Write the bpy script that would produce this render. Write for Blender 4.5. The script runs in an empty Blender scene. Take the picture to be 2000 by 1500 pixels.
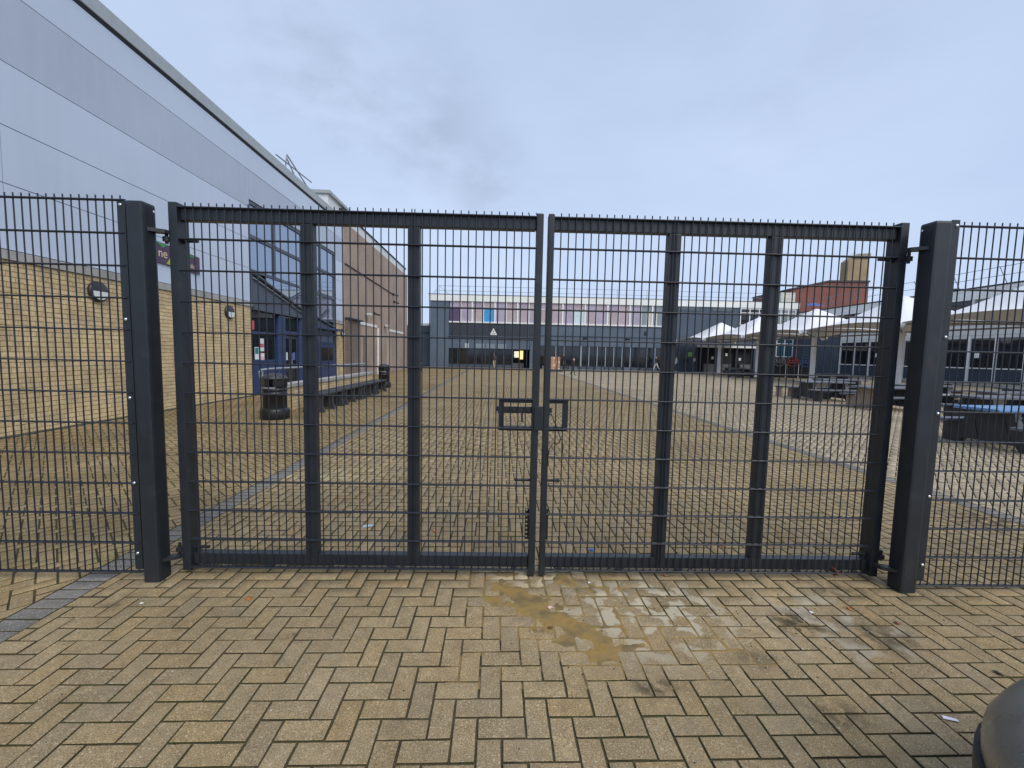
import bpy, bmesh, math, random
import numpy as np
from mathutils import Vector, Matrix
random.seed(7); rng = np.random.default_rng(7)
S = bpy.context.scene
COL = S.collection

# ------------------------------------------------------------------ camera
CAM = Vector((0.0, -2.881, 1.549)); YAW, PITCH, ROLL, FPX = 0.02253, -0.06902, -0.0210, 832.06
fw = Vector((math.sin(YAW)*math.cos(PITCH), math.cos(YAW)*math.cos(PITCH), math.sin(PITCH)))
rt0 = Vector((math.cos(YAW), -math.sin(YAW), 0)); up0 = rt0.cross(fw)
rt = rt0*math.cos(ROLL) - up0*math.sin(ROLL); up = rt0*math.sin(ROLL) + up0*math.cos(ROLL)
cd = bpy.data.cameras.new('camera'); cam = bpy.data.objects.new('camera', cd); COL.objects.link(cam)
cam.matrix_world = Matrix(((rt.x, up.x, -fw.x, CAM.x), (rt.y, up.y, -fw.y, CAM.y), (rt.z, up.z, -fw.z, CAM.z), (0, 0, 0, 1)))
cd.sensor_width = 36; cd.lens = FPX/2000*36; cd.clip_start = 0.05; cd.clip_end = 3000
S.camera = cam
def project(p):                       # used only to choose which pavers and bricks are built one by one
    d = Vector(p) - CAM; z = d.dot(fw)
    if z < 0.05: return None
    return 1000 + FPX*d.dot(rt)/z, 750 - FPX*d.dot(up)/z, z

# ------------------------------------------------------------------ world, sun, exposure
SUN_EL, SUN_AZ = math.radians(46), math.radians(146)     # azimuth clockwise from +Y
w = bpy.data.worlds.new('World'); S.world = w; w.use_nodes = True
nt = w.node_tree; nt.nodes.clear()
N = nt.nodes.new; L = nt.links.new
out = N('ShaderNodeOutputWorld'); bg = N('ShaderNodeBackground'); bg.inputs[1].default_value = 0.1
sky = N('ShaderNodeTexSky'); sky.sky_type = 'NISHITA'; sky.sun_disc = False
sky.sun_elevation = SUN_EL; sky.sun_rotation = SUN_AZ; sky.air_density = 1.0; sky.dust_density = 2.0
tc = N('ShaderNodeTexCoord')
mp = N('ShaderNodeMapping'); mp.inputs['Scale'].default_value = (1.0, 1.0, 2.6)
n1 = N('ShaderNodeTexNoise'); n1.inputs['Scale'].default_value = 1.6; n1.inputs['Detail'].default_value = 6; n1.inputs['Roughness'].default_value = 0.5
L(tc.outputs['Generated'], mp.inputs[0]); L(mp.outputs[0], n1.inputs[0])
r1 = N('ShaderNodeValToRGB'); e = r1.color_ramp.elements
e[0].position = 0.34; e[0].color = (3.14, 3.90, 5.32, 1); e[1].position = 0.72; e[1].color = (3.75, 4.52, 5.95, 1)
L(n1.outputs[0], r1.inputs[0])
# a darker drift of broken cloud
n2 = N('ShaderNodeTexNoise'); n2.inputs['Scale'].default_value = 5.0; n2.inputs['Detail'].default_value = 8; n2.inputs['Roughness'].default_value = 0.56
mp2 = N('ShaderNodeMapping'); mp2.inputs['Scale'].default_value = (1, 1, 1.9); L(tc.outputs['Generated'], mp2.inputs[0]); L(mp2.outputs[0], n2.inputs[0])
masks = []
for dx, rad in (((-0.300, 0.815, 0.496), 0.20), ((-0.16, 0.885, 0.437), 0.14), ((-0.05, 0.925, 0.375), 0.10), ((0.45, 0.75, 0.48), 0.2)):
    v = Vector(dx).normalized()
    sub = N('ShaderNodeVectorMath'); sub.operation = 'DISTANCE'; sub.inputs[1].default_value = v; L(tc.outputs['Generated'], sub.inputs[0])
    mr = N('ShaderNodeMapRange'); mr.interpolation_type = 'SMOOTHSTEP'; mr.inputs[1].default_value = rad*1.5; mr.inputs[2].default_value = 0.0
    mr.inputs[3].default_value = 0.0; mr.inputs[4].default_value = 1.0 if dx[0] < 0.1 else 0.35
    L(sub.outputs['Value'], mr.inputs[0]); masks.append(mr)
acc = masks[0].outputs[0]
for m in masks[1:]:
    a = N('ShaderNodeMath'); a.operation = 'MAXIMUM'; L(acc, a.inputs[0]); L(m.outputs[0], a.inputs[1]); acc = a.outputs[0]
r2 = N('ShaderNodeMapRange'); r2.interpolation_type = 'SMOOTHSTEP'; r2.inputs[1].default_value = 0.40; r2.inputs[2].default_value = 0.70; r2.inputs[4].default_value = 0.62
L(n2.outputs[0], r2.inputs[0])
mm = N('ShaderNodeMath'); mm.operation = 'MULTIPLY'; L(acc, mm.inputs[0]); L(r2.outputs[0], mm.inputs[1])
sep = N('ShaderNodeSeparateXYZ'); L(tc.outputs['Generated'], sep.inputs[0])
hz = N('ShaderNodeMapRange'); hz.inputs[1].default_value = 0.0; hz.inputs[2].default_value = 0.75; hz.inputs[3].default_value = 1.13; hz.inputs[4].default_value = 0.99; L(sep.outputs[2], hz.inputs[0])
hs = N('ShaderNodeVectorMath'); hs.operation = 'SCALE'; L(r1.outputs[0], hs.inputs[0]); L(hz.outputs[0], hs.inputs['Scale'])
mx0 = N('ShaderNodeMix'); mx0.data_type = 'RGBA'; L(mm.outputs[0], mx0.inputs['Factor']); L(hs.outputs[0], mx0.inputs['A']); mx0.inputs['B'].default_value = (2.5, 3.05, 4.1, 1)
mix = N('ShaderNodeMix'); mix.data_type = 'RGBA'; mix.inputs['Factor'].default_value = 0.93
L(sky.outputs[0], mix.inputs['A']); L(mx0.outputs['Result'], mix.inputs['B'])
L(mix.outputs['Result'], bg.inputs[0]); L(bg.outputs[0], out.inputs[0])

sd = bpy.data.lights.new('sun', 'SUN'); sd.energy = 1.5; sd.angle = math.radians(40); sd.color = (1, 0.95, 0.87)
sun = bpy.data.objects.new('sun', sd); COL.objects.link(sun)
sdir = Vector((math.sin(SUN_AZ)*math.cos(SUN_EL), math.cos(SUN_AZ)*math.cos(SUN_EL), math.sin(SUN_EL)))
sun.rotation_euler = sdir.to_track_quat('Z', 'Y').to_euler(); sun.location = (0, -10, 20)
S.view_settings.view_transform = 'Standard'; S.view_settings.look = 'None'
S.view_settings.exposure = 0.64; S.view_settings.gamma = 1; S.view_settings.use_curve_mapping = False

# ------------------------------------------------------------------ materials
MATS = {}
def mat(name, col, rough=0.6, metal=0.0, var=0.12, vscale=6.0, bump=0.0, bscale=60.0, fine=0.0, fscale=220.0, dirt=None, spec=0.5, emit=None, streak=0.0):
    if name in MATS: return MATS[name]
    m = bpy.data.materials.new(name); m.use_nodes = True; t = m.node_tree; b = t.nodes['Principled BSDF']
    n = t.nodes.new; l = t.links.new
    geo = n('ShaderNodeNewGeometry')
    def noise(sc, det=4, vec=None):
        x = n('ShaderNodeTexNoise'); x.inputs['Scale'].default_value = sc; x.inputs['Detail'].default_value = det
        l(vec or geo.outputs['Position'], x.inputs['Vector']); return x.outputs[0]
    def mul(c, f, lo, hi):
        mr = n('ShaderNodeMapRange'); mr.inputs[1].default_value = 0.3; mr.inputs[2].default_value = 0.7; mr.inputs[3].default_value = lo; mr.inputs[4].default_value = hi; l(f, mr.inputs[0])
        x = n('ShaderNodeVectorMath'); x.operation = 'SCALE'; l(c, x.inputs[0]); l(mr.outputs[0], x.inputs['Scale']); return x.outputs[0]
    rgb = n('ShaderNodeRGB'); rgb.outputs[0].default_value = (*col, 1); c = rgb.outputs[0]
    if var: c = mul(c, noise(vscale), 1-var, 1+var)
    if streak:
        mpn = n('ShaderNodeMapping'); mpn.inputs['Scale'].default_value = (4, 4, 0.35); l(geo.outputs['Position'], mpn.inputs[0])
        c = mul(c, noise(2.0, 5, mpn.outputs[0]), 1-streak, 1+streak*0.6)
    if fine: c = mul(c, noise(fscale, 2), 1-fine, 1+fine)
    if dirt:
        dc, dsc, lo, hi, amt = dirt
        mr = n('ShaderNodeMapRange'); mr.inputs[1].default_value = lo; mr.inputs[2].default_value = hi; mr.inputs[4].default_value = amt; l(noise(dsc, 6), mr.inputs[0])
        x = n('ShaderNodeMix'); x.data_type = 'RGBA'; l(mr.outputs[0], x.inputs['Factor']); l(c, x.inputs['A']); x.inputs['B'].default_value = (*dc, 1); c = x.outputs['Result']
    l(c, b.inputs['Base Color']); b.inputs['Roughness'].default_value = rough; b.inputs['Metallic'].default_value = metal
    b.inputs['Specular IOR Level'].default_value = spec
    if var:
        mr = n('ShaderNodeMapRange'); mr.inputs[1].default_value = 0.3; mr.inputs[2].default_value = 0.7; mr.inputs[3].default_value = max(0.02, rough-0.08); mr.inputs[4].default_value = min(1, rough+0.08)
        l(noise(vscale*2.3), mr.inputs[0]); l(mr.outputs[0], b.inputs['Roughness'])
    if bump:
        bp = n('ShaderNodeBump'); bp.inputs['Strength'].default_value = bump; bp.inputs['Distance'].default_value = 0.01; l(noise(bscale, 3), bp.inputs['Height']); l(bp.outputs[0], b.inputs['Normal'])
    if emit: b.inputs['Emission Color'].default_value = (*emit[0], 1); b.inputs['Emission Strength'].default_value = emit[1]
    MATS[name] = m; return m

def pieces_mat(name, cols, speck=0.42, sscale=210.0, pale=False, moss=0.0, bump=0.35, rough=0.85, big=0.2):
    """colour differs from piece to piece (random per island / per object), with grain and stains."""
    m = bpy.data.materials.new(name); m.use_nodes = True; t = m.node_tree; b = t.nodes['Principled BSDF']; n = t.nodes.new; l = t.links.new
    geo = n('ShaderNodeNewGeometry'); oi = n('ShaderNodeObjectInfo'); P = geo.outputs['Position']
    ad = n('ShaderNodeMath'); ad.operation = 'ADD'; l(geo.outputs['Random Per Island'], ad.inputs[0]); l(oi.outputs['Random'], ad.inputs[1])
    fr = n('ShaderNodeMath'); fr.operation = 'FRACT'; l(ad.outputs[0], fr.inputs[0])
    rp = n('ShaderNodeValToRGB'); el = rp.color_ramp.elements
    k = len(cols)
    el[0].position = 0; el[0].color = (*cols[0], 1); el[1].position = 1; el[1].color = (*cols[-1], 1)
    for i in range(1, k-1): x = el.new(i/(k-1)); x.color = (*cols[i], 1)
    l(fr.outputs[0], rp.inputs[0]); c = rp.outputs[0]
    def noise(sc, det=4, rgh=0.5):
        x = n('ShaderNodeTexNoise'); x.inputs['Scale'].default_value = sc; x.inputs['Detail'].default_value = det; x.inputs['Roughness'].default_value = rgh; l(P, x.inputs['Vector']); return x.outputs[0]
    def rng_(f, a, b_, lo, hi, smooth=False):
        mr = n('ShaderNodeMapRange'); mr.inputs[1].default_value = a; mr.inputs[2].default_value = b_; mr.inputs[3].default_value = lo; mr.inputs[4].default_value = hi
        if smooth: mr.interpolation_type = 'SMOOTHSTEP'
        l(f, mr.inputs[0]); return mr.outputs[0]
    def scale(c, f):
        x = n('ShaderNodeVectorMath'); x.operation = 'SCALE'; l(c, x.inputs[0]); l(f, x.inputs['Scale']); return x.outputs[0]
    def mixc(c, f, col):
        x = n('ShaderNodeMix'); x.data_type = 'RGBA'; l(f, x.inputs['Factor']); l(c, x.inputs['A']); x.inputs['B'].default_value = (*col, 1); return x.outputs['Result']
    def mulv(a, b_):
        x = n('ShaderNodeMath'); x.operation = 'MULTIPLY'; l(a, x.inputs[0]); l(b_, x.inputs[1]); return x.outputs[0]
    def near(p, r0, r1, sx=1.0, sy=1.0):
        mp_ = n('ShaderNodeMapping'); mp_.inputs['Scale'].default_value = (sx, sy, 1); l(P, mp_.inputs[0])
        d = n('ShaderNodeVectorMath'); d.operation = 'DISTANCE'; d.inputs[1].default_value = (p[0]*sx, p[1]*sy, 0); l(mp_.outputs[0], d.inputs[0])
        return rng_(d.outputs['Value'], r0, r1, 1, 0, True)
    fine = noise(sscale, 2, 0.6)
    c = scale(c, rng_(fine, 0.32, 0.68, 1-speck, 1+speck))
    gr = noise(sscale*0.45, 1); c = mixc(c, rng_(gr, 0.62, 0.68, 0, 0.5), (0.66, 0.57, 0.43))
    c = mixc(c, rng_(noise(sscale*0.5+31, 1), 0.62, 0.69, 0, 0.6), (0.10, 0.08, 0.055))
    c = scale(c, rng_(noise(16, 5, 0.65), 0.3, 0.7, 0.80, 1.14)); c = mixc(c, rng_(noise(3.1, 5, 0.6), 0.46, 0.72, 0, 0.42), (0.24, 0.205, 0.145)); c = mixc(c, mulv(rng_(noise(1.3, 6, 0.7), 0.50, 0.70, 0, 0.5), rng_(noise(45, 4, 0.7), 0.35, 0.6, 0, 1)), (0.12, 0.10, 0.065))
    c = scale(c, rng_(noise(0.8, 5, 0.6), 0.32, 0.68, 1-big, 1+big*0.6))
    if moss:
        c = mixc(c, mulv(rng_(noise(2.2, 5, 0.65), 0.52, 0.72, 0, moss), rng_(noise(30, 3), 0.3, 0.6, 0.3, 1)), (0.10, 0.09, 0.035))
    if pale:
        f = mulv(near((0.92, -0.40), 0.22, 0.72, 1.0, 1.25), rng_(noise(8.5, 3, 0.5), 0.50, 0.56, 0, 0.85))
        c = mixc(c, f, (0.50, 0.44, 0.325))
        f = mulv(near((2.0, -0.52), 0.1, 0.55), rng_(noise(6, 3, 0.5), 0.50, 0.60, 0, 0.7)); c = mixc(c, f, (0.42, 0.38, 0.31))
        f = mulv(near((0.25, 0.08), 0.1, 0.42, 0.8, 1.2), rng_(noise(9, 3, 0.5), 0.47, 0.55, 0, 0.7)); c = mixc(c, f, (0.58, 0.50, 0.34))
        # dark, damp and mossy blots
        for p_, r_, a_ in (((1.78, -0.50), 0.30, 0.75), ((0.74, -0.99), 0.16, 0.7), ((2.15, -0.62), 0.38, 0.55), ((1.35, -0.80), 0.2, 0.4), ((4.9, 1.15), 0.75, 0.95), ((4.85, 6.77), 0.55, 0.9), ((2.3, -0.15), 0.3, 0.5), ((1.5, -1.15), 0.25, 0.5), ((-1.1, -0.66), 0.12, 0.5), ((-2.3, -0.35), 0.2, 0.4)):
            f = mulv(near(p_, 0.02, r_, 1.0, 1.6), rng_(noise(11, 4, 0.6), 0.42, 0.56, 0, min(.95, a_*1.25))); c = mixc(c, f, (0.055, 0.045, 0.03))
        f = mulv(near((-2.3, 2.4), 0.1, 1.0, 0.7, 1.8), rng_(noise(5, 3), 0.44, 0.58, 0, 0.7)); c = mixc(c, f, (0.50, 0.42, 0.24))
    l(c, b.inputs['Base Color']); b.inputs['Roughness'].default_value = rough
    b.inputs['Specular IOR Level'].default_value = 0.12
    if bump:
        bp = n('ShaderNodeBump'); bp.inputs['Strength'].default_value = bump; bp.inputs['Distance'].default_value = 0.004; l(fine, bp.inputs['Height']); l(bp.outputs[0], b.inputs['Normal'])
    MATS[name] = m; return m

def glass(name, col=(0.03, 0.04, 0.05), rough=0.03, trans=0.0):
    if name in MATS: return MATS[name]
    m = bpy.data.materials.new(name); m.use_nodes = True; t = m.node_tree; b = t.nodes['Principled BSDF']
    b.inputs['Base Color'].default_value = (*col, 1); b.inputs['Roughness'].default_value = rough; b.inputs['IOR'].default_value = 1.52; b.inputs['Specular IOR Level'].default_value = 0.7
    n = t.nodes.new; geo = n('ShaderNodeNewGeometry'); x = n('ShaderNodeTexNoise'); x.inputs['Scale'].default_value = 0.9; t.links.new(geo.outputs['Position'], x.inputs['Vector'])
    bp = n('ShaderNodeBump'); bp.inputs['Strength'].default_value = 0.05; bp.inputs['Distance'].default_value = 0.05; t.links.new(x.outputs[0], bp.inputs['Height']); t.links.new(bp.outputs[0], b.inputs['Normal'])
    if trans:
        tr = n('ShaderNodeBsdfTransparent'); tr.inputs[0].default_value = (0.75, 0.8, 0.82, 1); ms = n('ShaderNodeMixShader'); ms.inputs[0].default_value = trans
        o = t.nodes['Material Output']; t.links.new(b.outputs[0], ms.inputs[1]); t.links.new(tr.outputs[0], ms.inputs[2]); t.links.new(ms.outputs[0], o.inputs[0])
    MATS[name] = m; return m

# ------------------------------------------------------------------ mesh helpers
class MB:
    def __init__(s): s.v = []; s.f = []; s.mi = []; s.sm = []
    def add(s, vs, fs, mi=0, sm=False):
        o = len(s.v); s.v += [tuple(p) for p in vs]; s.f += [tuple(i+o for i in f) for f in fs]; s.mi += [mi]*len(fs); s.sm += [sm]*len(fs); return s
    def box(s, x0, x1, y0, y1, z0, z1, mi=0, c=0.0):
        if c <= 0:
            vs = [(x, y, z) for z in (z0, z1) for y in (y0, y1) for x in (x0, x1)]
            return s.add(vs, [(0, 2, 3, 1), (4, 5, 7, 6), (0, 1, 5, 4), (2, 6, 7, 3), (0, 4, 6, 2), (1, 3, 7, 5)], mi)
        bm = bmesh.new(); bmesh.ops.create_cube(bm, size=1)
        for v in bm.verts: v.co = ((x0+x1)/2+v.co.x*(x1-x0), (y0+y1)/2+v.co.y*(y1-y0), (z0+z1)/2+v.co.z*(z1-z0))
        bmesh.ops.bevel(bm, geom=bm.edges[:], offset=min(c, 0.45*min(x1-x0, y1-y0, z1-z0)), segments=2, profile=0.6, affect='EDGES')
        bm.verts.index_update(); s.add([v.co for v in bm.verts], [[v.index for v in f.verts] for f in bm.faces], mi); bm.free(); return s
    def cyl(s, p0, p1, r0, r1=None, n=10, mi=0, caps=True):
        p0 = Vector(p0); p1 = Vector(p1); r1 = r0 if r1 is None else r1
        d = (p1-p0).normalized(); a = d.orthogonal().normalized(); b = d.cross(a)
        ring = [(a*math.cos(2*math.pi*i/n)+b*math.sin(2*math.pi*i/n)) for i in range(n)]
        vs = [p0+q*r0 for q in ring]+[p1+q*r1 for q in ring]
        s.add(vs, [(i, (i+1) % n, n+(i+1) % n, n+i) for i in range(n)], mi, True)
        if caps:
            s.add([p0+q*r0 for q in ring], [tuple(range(n))[::-1]], mi); s.add([p1+q*r1 for q in ring], [tuple(range(n))], mi)
        return s
    def tube(s, pts, r, n=8, mi=0):
        for a, b in zip(pts[:-1], pts[1:]): s.cyl(a, b, r, n=n, mi=mi)
        return s
    def lathe(s, prof, n=24, cx=0, cy=0, mi=0, sm=True):
        vs = [(cx+r*math.cos(2*math.pi*i/n), cy+r*math.sin(2*math.pi*i/n), z) for r, z in prof for i in range(n)]
        fs = [(k*n+i, k*n+(i+1) % n, (k+1)*n+(i+1) % n, (k+1)*n+i) for k in range(len(prof)-1) for i in range(n)]
        s.add(vs, fs, mi, sm); s.add([vs[i] for i in range(n)], [tuple(range(n))[::-1]], mi); s.add(vs[-n:], [tuple(range(n))], mi); return s
    def prism(s, poly, axis, a, b, mi=0):
        """poly: 2-D points; extruded along axis from a to b. axis 0: (y,z), 1: (x,z), 2: (x,y)"""
        def P(q, t): return (t, q[0], q[1]) if axis == 0 else ((q[0], t, q[1]) if axis == 1 else (q[0], q[1], t))
        n = len(poly); vs = [P(q, a) for q in poly]+[P(q, b) for q in poly]
        fs = [(i, (i+1) % n, n+(i+1) % n, n+i) for i in range(n)]+[tuple(range(n))[::-1], tuple(range(n, 2*n))]
        return s.add(vs, fs, mi)
    def mesh(s, name, mats):
        me = bpy.data.meshes.new(name); me.from_pydata(s.v, [], s.f)
        for m in (mats if isinstance(mats, (list, tuple)) else [mats]): me.materials.append(m)
        me.polygons.foreach_set('material_index', s.mi); me.polygons.foreach_set('use_smooth', s.sm); me.update()
        bm = bmesh.new(); bm.from_mesh(me); bmesh.ops.recalc_face_normals(bm, faces=bm.faces[:]); bm.to_mesh(me); bm.free()
        return me
    def build(s, name, mats, parent=None, loc=(0, 0, 0), rot=(0, 0, 0)):
        return link(name, s.mesh(name, mats), parent, loc, rot)
def link(name, me, parent=None, loc=(0, 0, 0), rot=(0, 0, 0)):
    o = bpy.data.objects.new(name, me); COL.objects.link(o); o.parent = parent; o.location = loc; o.rotation_euler = rot; return o
def tag(o, label=None, cat=None, group=None, kind=None):
    if label: o['label'] = label
    if cat: o['category'] = cat
    if group: o['group'] = group
    if kind: o['kind'] = kind
    return o
def empty(name, loc=(0, 0, 0), rz=0.0, rx=0.0): return link(name, None, None, loc, (rx, 0, rz))
def bx(name, m, parent, *a, c=0.0): return MB().box(*a, c=c).build(name, m, parent)
def copy_tree(o, parent=None):
    c = o.copy(); COL.objects.link(c); c.parent = parent
    for ch in list(o.children): copy_tree(ch, c)
    return c
def raw_mesh(name, V, F, m, smooth=False):
    me = bpy.data.meshes.new(name); V = np.asarray(V, np.float32); F = np.asarray(F, np.int32)
    me.vertices.add(len(V)); me.vertices.foreach_set('co', V.ravel())
    k = F.shape[1]; me.loops.add(F.size); me.loops.foreach_set('vertex_index', F.ravel())
    me.polygons.add(len(F)); me.polygons.foreach_set('loop_start', np.arange(0, F.size, k, dtype=np.int32)); me.polygons.foreach_set('loop_total', np.full(len(F), k, np.int32))
    me.materials.append(m); me.update(calc_edges=True); me.validate(); return me

# ------------------------------------------------------------------ ground and paving
tag(bx('ground', mat('earth', (0.16, 0.15, 0.13), 0.95, vscale=0.05, var=0.2), None, -1500, 1500, -1500, 1500, -0.4, -0.06), kind='structure')
M_PAVE = [pieces_mat('paver_tan', [(0.365, 0.265, 0.140), (0.335, 0.25, 0.138), (0.38, 0.285, 0.158), (0.305, 0.232, 0.135), (0.36, 0.26, 0.132), (0.325, 0.247, 0.146), (0.35, 0.245, 0.122)], pale=True, moss=0.22),
          pieces_mat('paver_tan_brown', [(0.34, 0.24, 0.115), (0.31, 0.225, 0.112), (0.355, 0.255, 0.126), (0.29, 0.21, 0.108), (0.33, 0.235, 0.115)], moss=0.4, big=0.3),
          pieces_mat('paver_buff', [(0.46, 0.375, 0.26), (0.43, 0.355, 0.25), (0.48, 0.395, 0.275), (0.42, 0.345, 0.24), (0.46, 0.37, 0.25)], pale=True, moss=0.2),
          pieces_mat('paver_grey', [(0.185, 0.18, 0.172), (0.225, 0.217, 0.205), (0.15, 0.147, 0.142), (0.25, 0.238, 0.22)], moss=0.25)]
M_JOINT = mat('mossy_joint', (0.080, 0.062, 0.030), 0.95, var=0.45, vscale=9, bump=0.8, bscale=160, dirt=((0.064, 0.064, 0.020), 2.2, 0.42, 0.6, 0.9))
PA = 0.0154; PQ = np.array([0.223, -1.0574]); ca, sa = math.cos(PA), math.sin(PA)
def to_world(uv): return np.stack([PQ[0]+ca*uv[..., 0]-sa*uv[..., 1], PQ[1]+sa*uv[..., 0]+ca*uv[..., 1]], -1)
MOD, GAP = 0.101, 0.0098
U_L0, U_L1, U_R0, U_R1 = -2.997, -2.797, 4.890, 5.092
def herring(ulo, uhi, vlo, vhi, phi, org):
    """centre, angle of every block of a 90-degree herringbone turned by phi"""
    cs, sn = math.cos(phi), math.sin(phi)
    c = np.array([[u, v] for u in (ulo, uhi) for v in (vlo, vhi)])-org
    x = (cs*c[:, 0]+sn*c[:, 1])/MOD; y = (-sn*c[:, 0]+cs*c[:, 1])/MOD
    x0, x1, y0, y1 = int(x.min())-3, int(x.max())+3, int(y.min())-3, int(y.max())+3
    X, Y = np.meshgrid(np.arange(x0, x1), np.arange(y0, y1))
    h = ((X+Y+1) % 4) == 0; v = ((X+Y-1) % 4) == 0
    P = np.concatenate([np.stack([X[h]+1.0, Y[h]+0.5], -1), np.stack([X[v]+0.5, Y[v]+1.0], -1)])*MOD
    A = np.concatenate([np.zeros(h.sum()), np.full(v.sum(), math.pi/2)])+phi
    W = np.stack([cs*P[:, 0]-sn*P[:, 1], sn*P[:, 0]+cs*P[:, 1]], -1)+org
    return W, A
def corners(Cn, A, l, wd):
    d = np.stack([np.cos(A), np.sin(A)], -1); n = np.stack([-d[:, 1], d[:, 0]], -1)
    return np.stack([Cn-d*l/2-n*wd/2, Cn+d*l/2-n*wd/2, Cn+d*l/2+n*wd/2, Cn-d*l/2+n*wd/2], 1)
def clip_u(poly, lo, hi):
    for s_, b_ in ((1, lo), (-1, hi)):
        if b_ is None: continue
        o = []
        for i in range(len(poly)):
            p, q = poly[i], poly[(i+1) % len(poly)]; a, b = s_*(p[0]-b_), s_*(q[0]-b_)
            if a >= 0: o.append(p)
            if a*b < 0: t = a/(a-b); o.append((p[0]+t*(q[0]-p[0]), p[1]+t*(q[1]-p[1])))
        poly = o
        if len(poly) < 3: return []
    return poly
blocks = []      # (centre uv, angle, corners uv, zone)
cuts = []        # (poly uv, zone)
def zone(z, ulo, uhi, vlo, vhi, phi, org, cl, ch):
    W, A = herring(ulo, uhi, vlo, vhi, phi, np.array(org)); Cn = corners(W, A, 2*MOD-GAP, MOD-GAP)
    ok = (W[:, 1] > vlo) & (W[:, 1] < vhi); W, A, Cn = W[ok], A[ok], Cn[ok]
    mn, mxu = Cn[..., 0].min(1), Cn[..., 0].max(1); g = GAP/2
    inside = (mn >= ulo+g) & (mxu <= uhi-g); touch = (mxu > ulo+g+0.015) & (mn < uhi-g-0.015) & ~inside
    blocks.append((W[inside], A[inside], Cn[inside], np.full(inside.sum(), z)))
    for c in Cn[touch]:
        p = clip_u([tuple(q) for q in c], ulo+g if cl else None, uhi-g if ch else None)
        if len(p) >= 3: cuts.append((p, z))
zone(0, U_L1, U_R0, -3.2, 46.9, 0.0, (0, 0), True, True)
zone(1, -8.5, U_L0, -1.6, 46.9, math.radians(45), (-5, 0.03), False, True)
zone(2, U_R1, 33.5, -1.6, 46.9, math.radians(45), (7, 0.05), True, False)
for ulo, uhi in ((U_L0, U_L1), (U_R0, U_R1)):        # single grey courses
    vv = np.arange(-3.2, 46.8, MOD); W = np.stack([np.full(len(vv), (ulo+uhi)/2), vv], -1); A = np.zeros(len(vv))
    blocks.append((W, A, corners(W, A, 2*MOD-GAP, MOD-GAP), np.full(len(vv), 3)))
BW = np.concatenate([b[0] for b in blocks]); BA = np.concatenate([b[1] for b in blocks]); BC = np.concatenate([b[2] for b in blocks]); BZ = np.concatenate([b[3] for b in blocks])
WW = to_world(BW)
# drop what would lie under the buildings on the left
keep = WW[:, 0] > (-8.10-0.0154*WW[:, 1]); BW, BA, BC, BZ, WW = BW[keep], BA[keep], BC[keep], BZ[keep], WW[keep]
pavement = tag(MB().box(-9.3, 34.2, -4.6, 46.4, -0.05, -0.0075).build('pavement', M_JOINT), kind='structure')
dz = np.stack([WW[:, 0]-CAM.x, WW[:, 1]-CAM.y, np.full(len(WW), -CAM.z)], -1)
dep = dz@np.array(fw); px = 1000+FPX*(dz@np.array(rt))/np.maximum(dep, .01); py = 750-FPX*(dz@np.array(up))/np.maximum(dep, .01)
cand = np.where((dep > 0.3) & (px > -30) & (px < 2030) & (py < 1520))[0]; cand = cand[np.argsort(dep[cand])][:300]
single = np.zeros(len(WW), bool); single[cand] = True
def paver_mesh(seed, m):
    r = random.Random(seed); l2, w2 = (2*MOD-GAP)/2, (MOD-GAP)/2
    ol = [(-l2, -w2), (-l2*.3, -w2), (l2*.35, -w2), (l2, -w2), (l2, w2), (l2*.3, w2), (-l2*.35, w2), (-l2, w2)]
    j = lambda a: a+r.uniform(-.0014, .0014)
    ol = [(j(x), j(y)) for x, y in ol]; k = 8
    vs = [(x*(1-.0022/l2), y*(1-.0022/w2), r.uniform(-.0006, .0006)) for x, y in ol]+[(x, y, -.0016) for x, y in ol]+[(x, y, -.02) for x, y in ol]
    b = MB().add(vs, [tuple(range(8))]+[(a*k+i, (a+1)*k+i, (a+1)*k+(i+1) % k, a*k+(i+1) % k) for a in (0, 1) for i in range(k)])
    b.mi = [0]*9+[1]*8; return b.mesh('paver', [m, M_JOINT])
PM = {z: [paver_mesh(z*10+i, M_PAVE[z]) for i in range(5)] for z in range(4)}
for i in cand:
    o = link('paver', random.choice(PM[int(BZ[i])]), pavement, (WW[i, 0], WW[i, 1], random.uniform(-.0016, .0014)), (random.uniform(-.006, .006), random.uniform(-.004, .004), BA[i]+PA+(math.pi if random.random() < .5 else 0)+random.uniform(-.006, .006)))
V, Fq, Mi, off = [], [], [], 0
def inset(C4, d):
    c = C4.mean(1, keepdims=True); e = C4-c; ln = np.linalg.norm(e, axis=-1, keepdims=True); return c+e*(1-d*1.4/ln)
rest = ~single; Yw = WW[:, 1]
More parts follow.
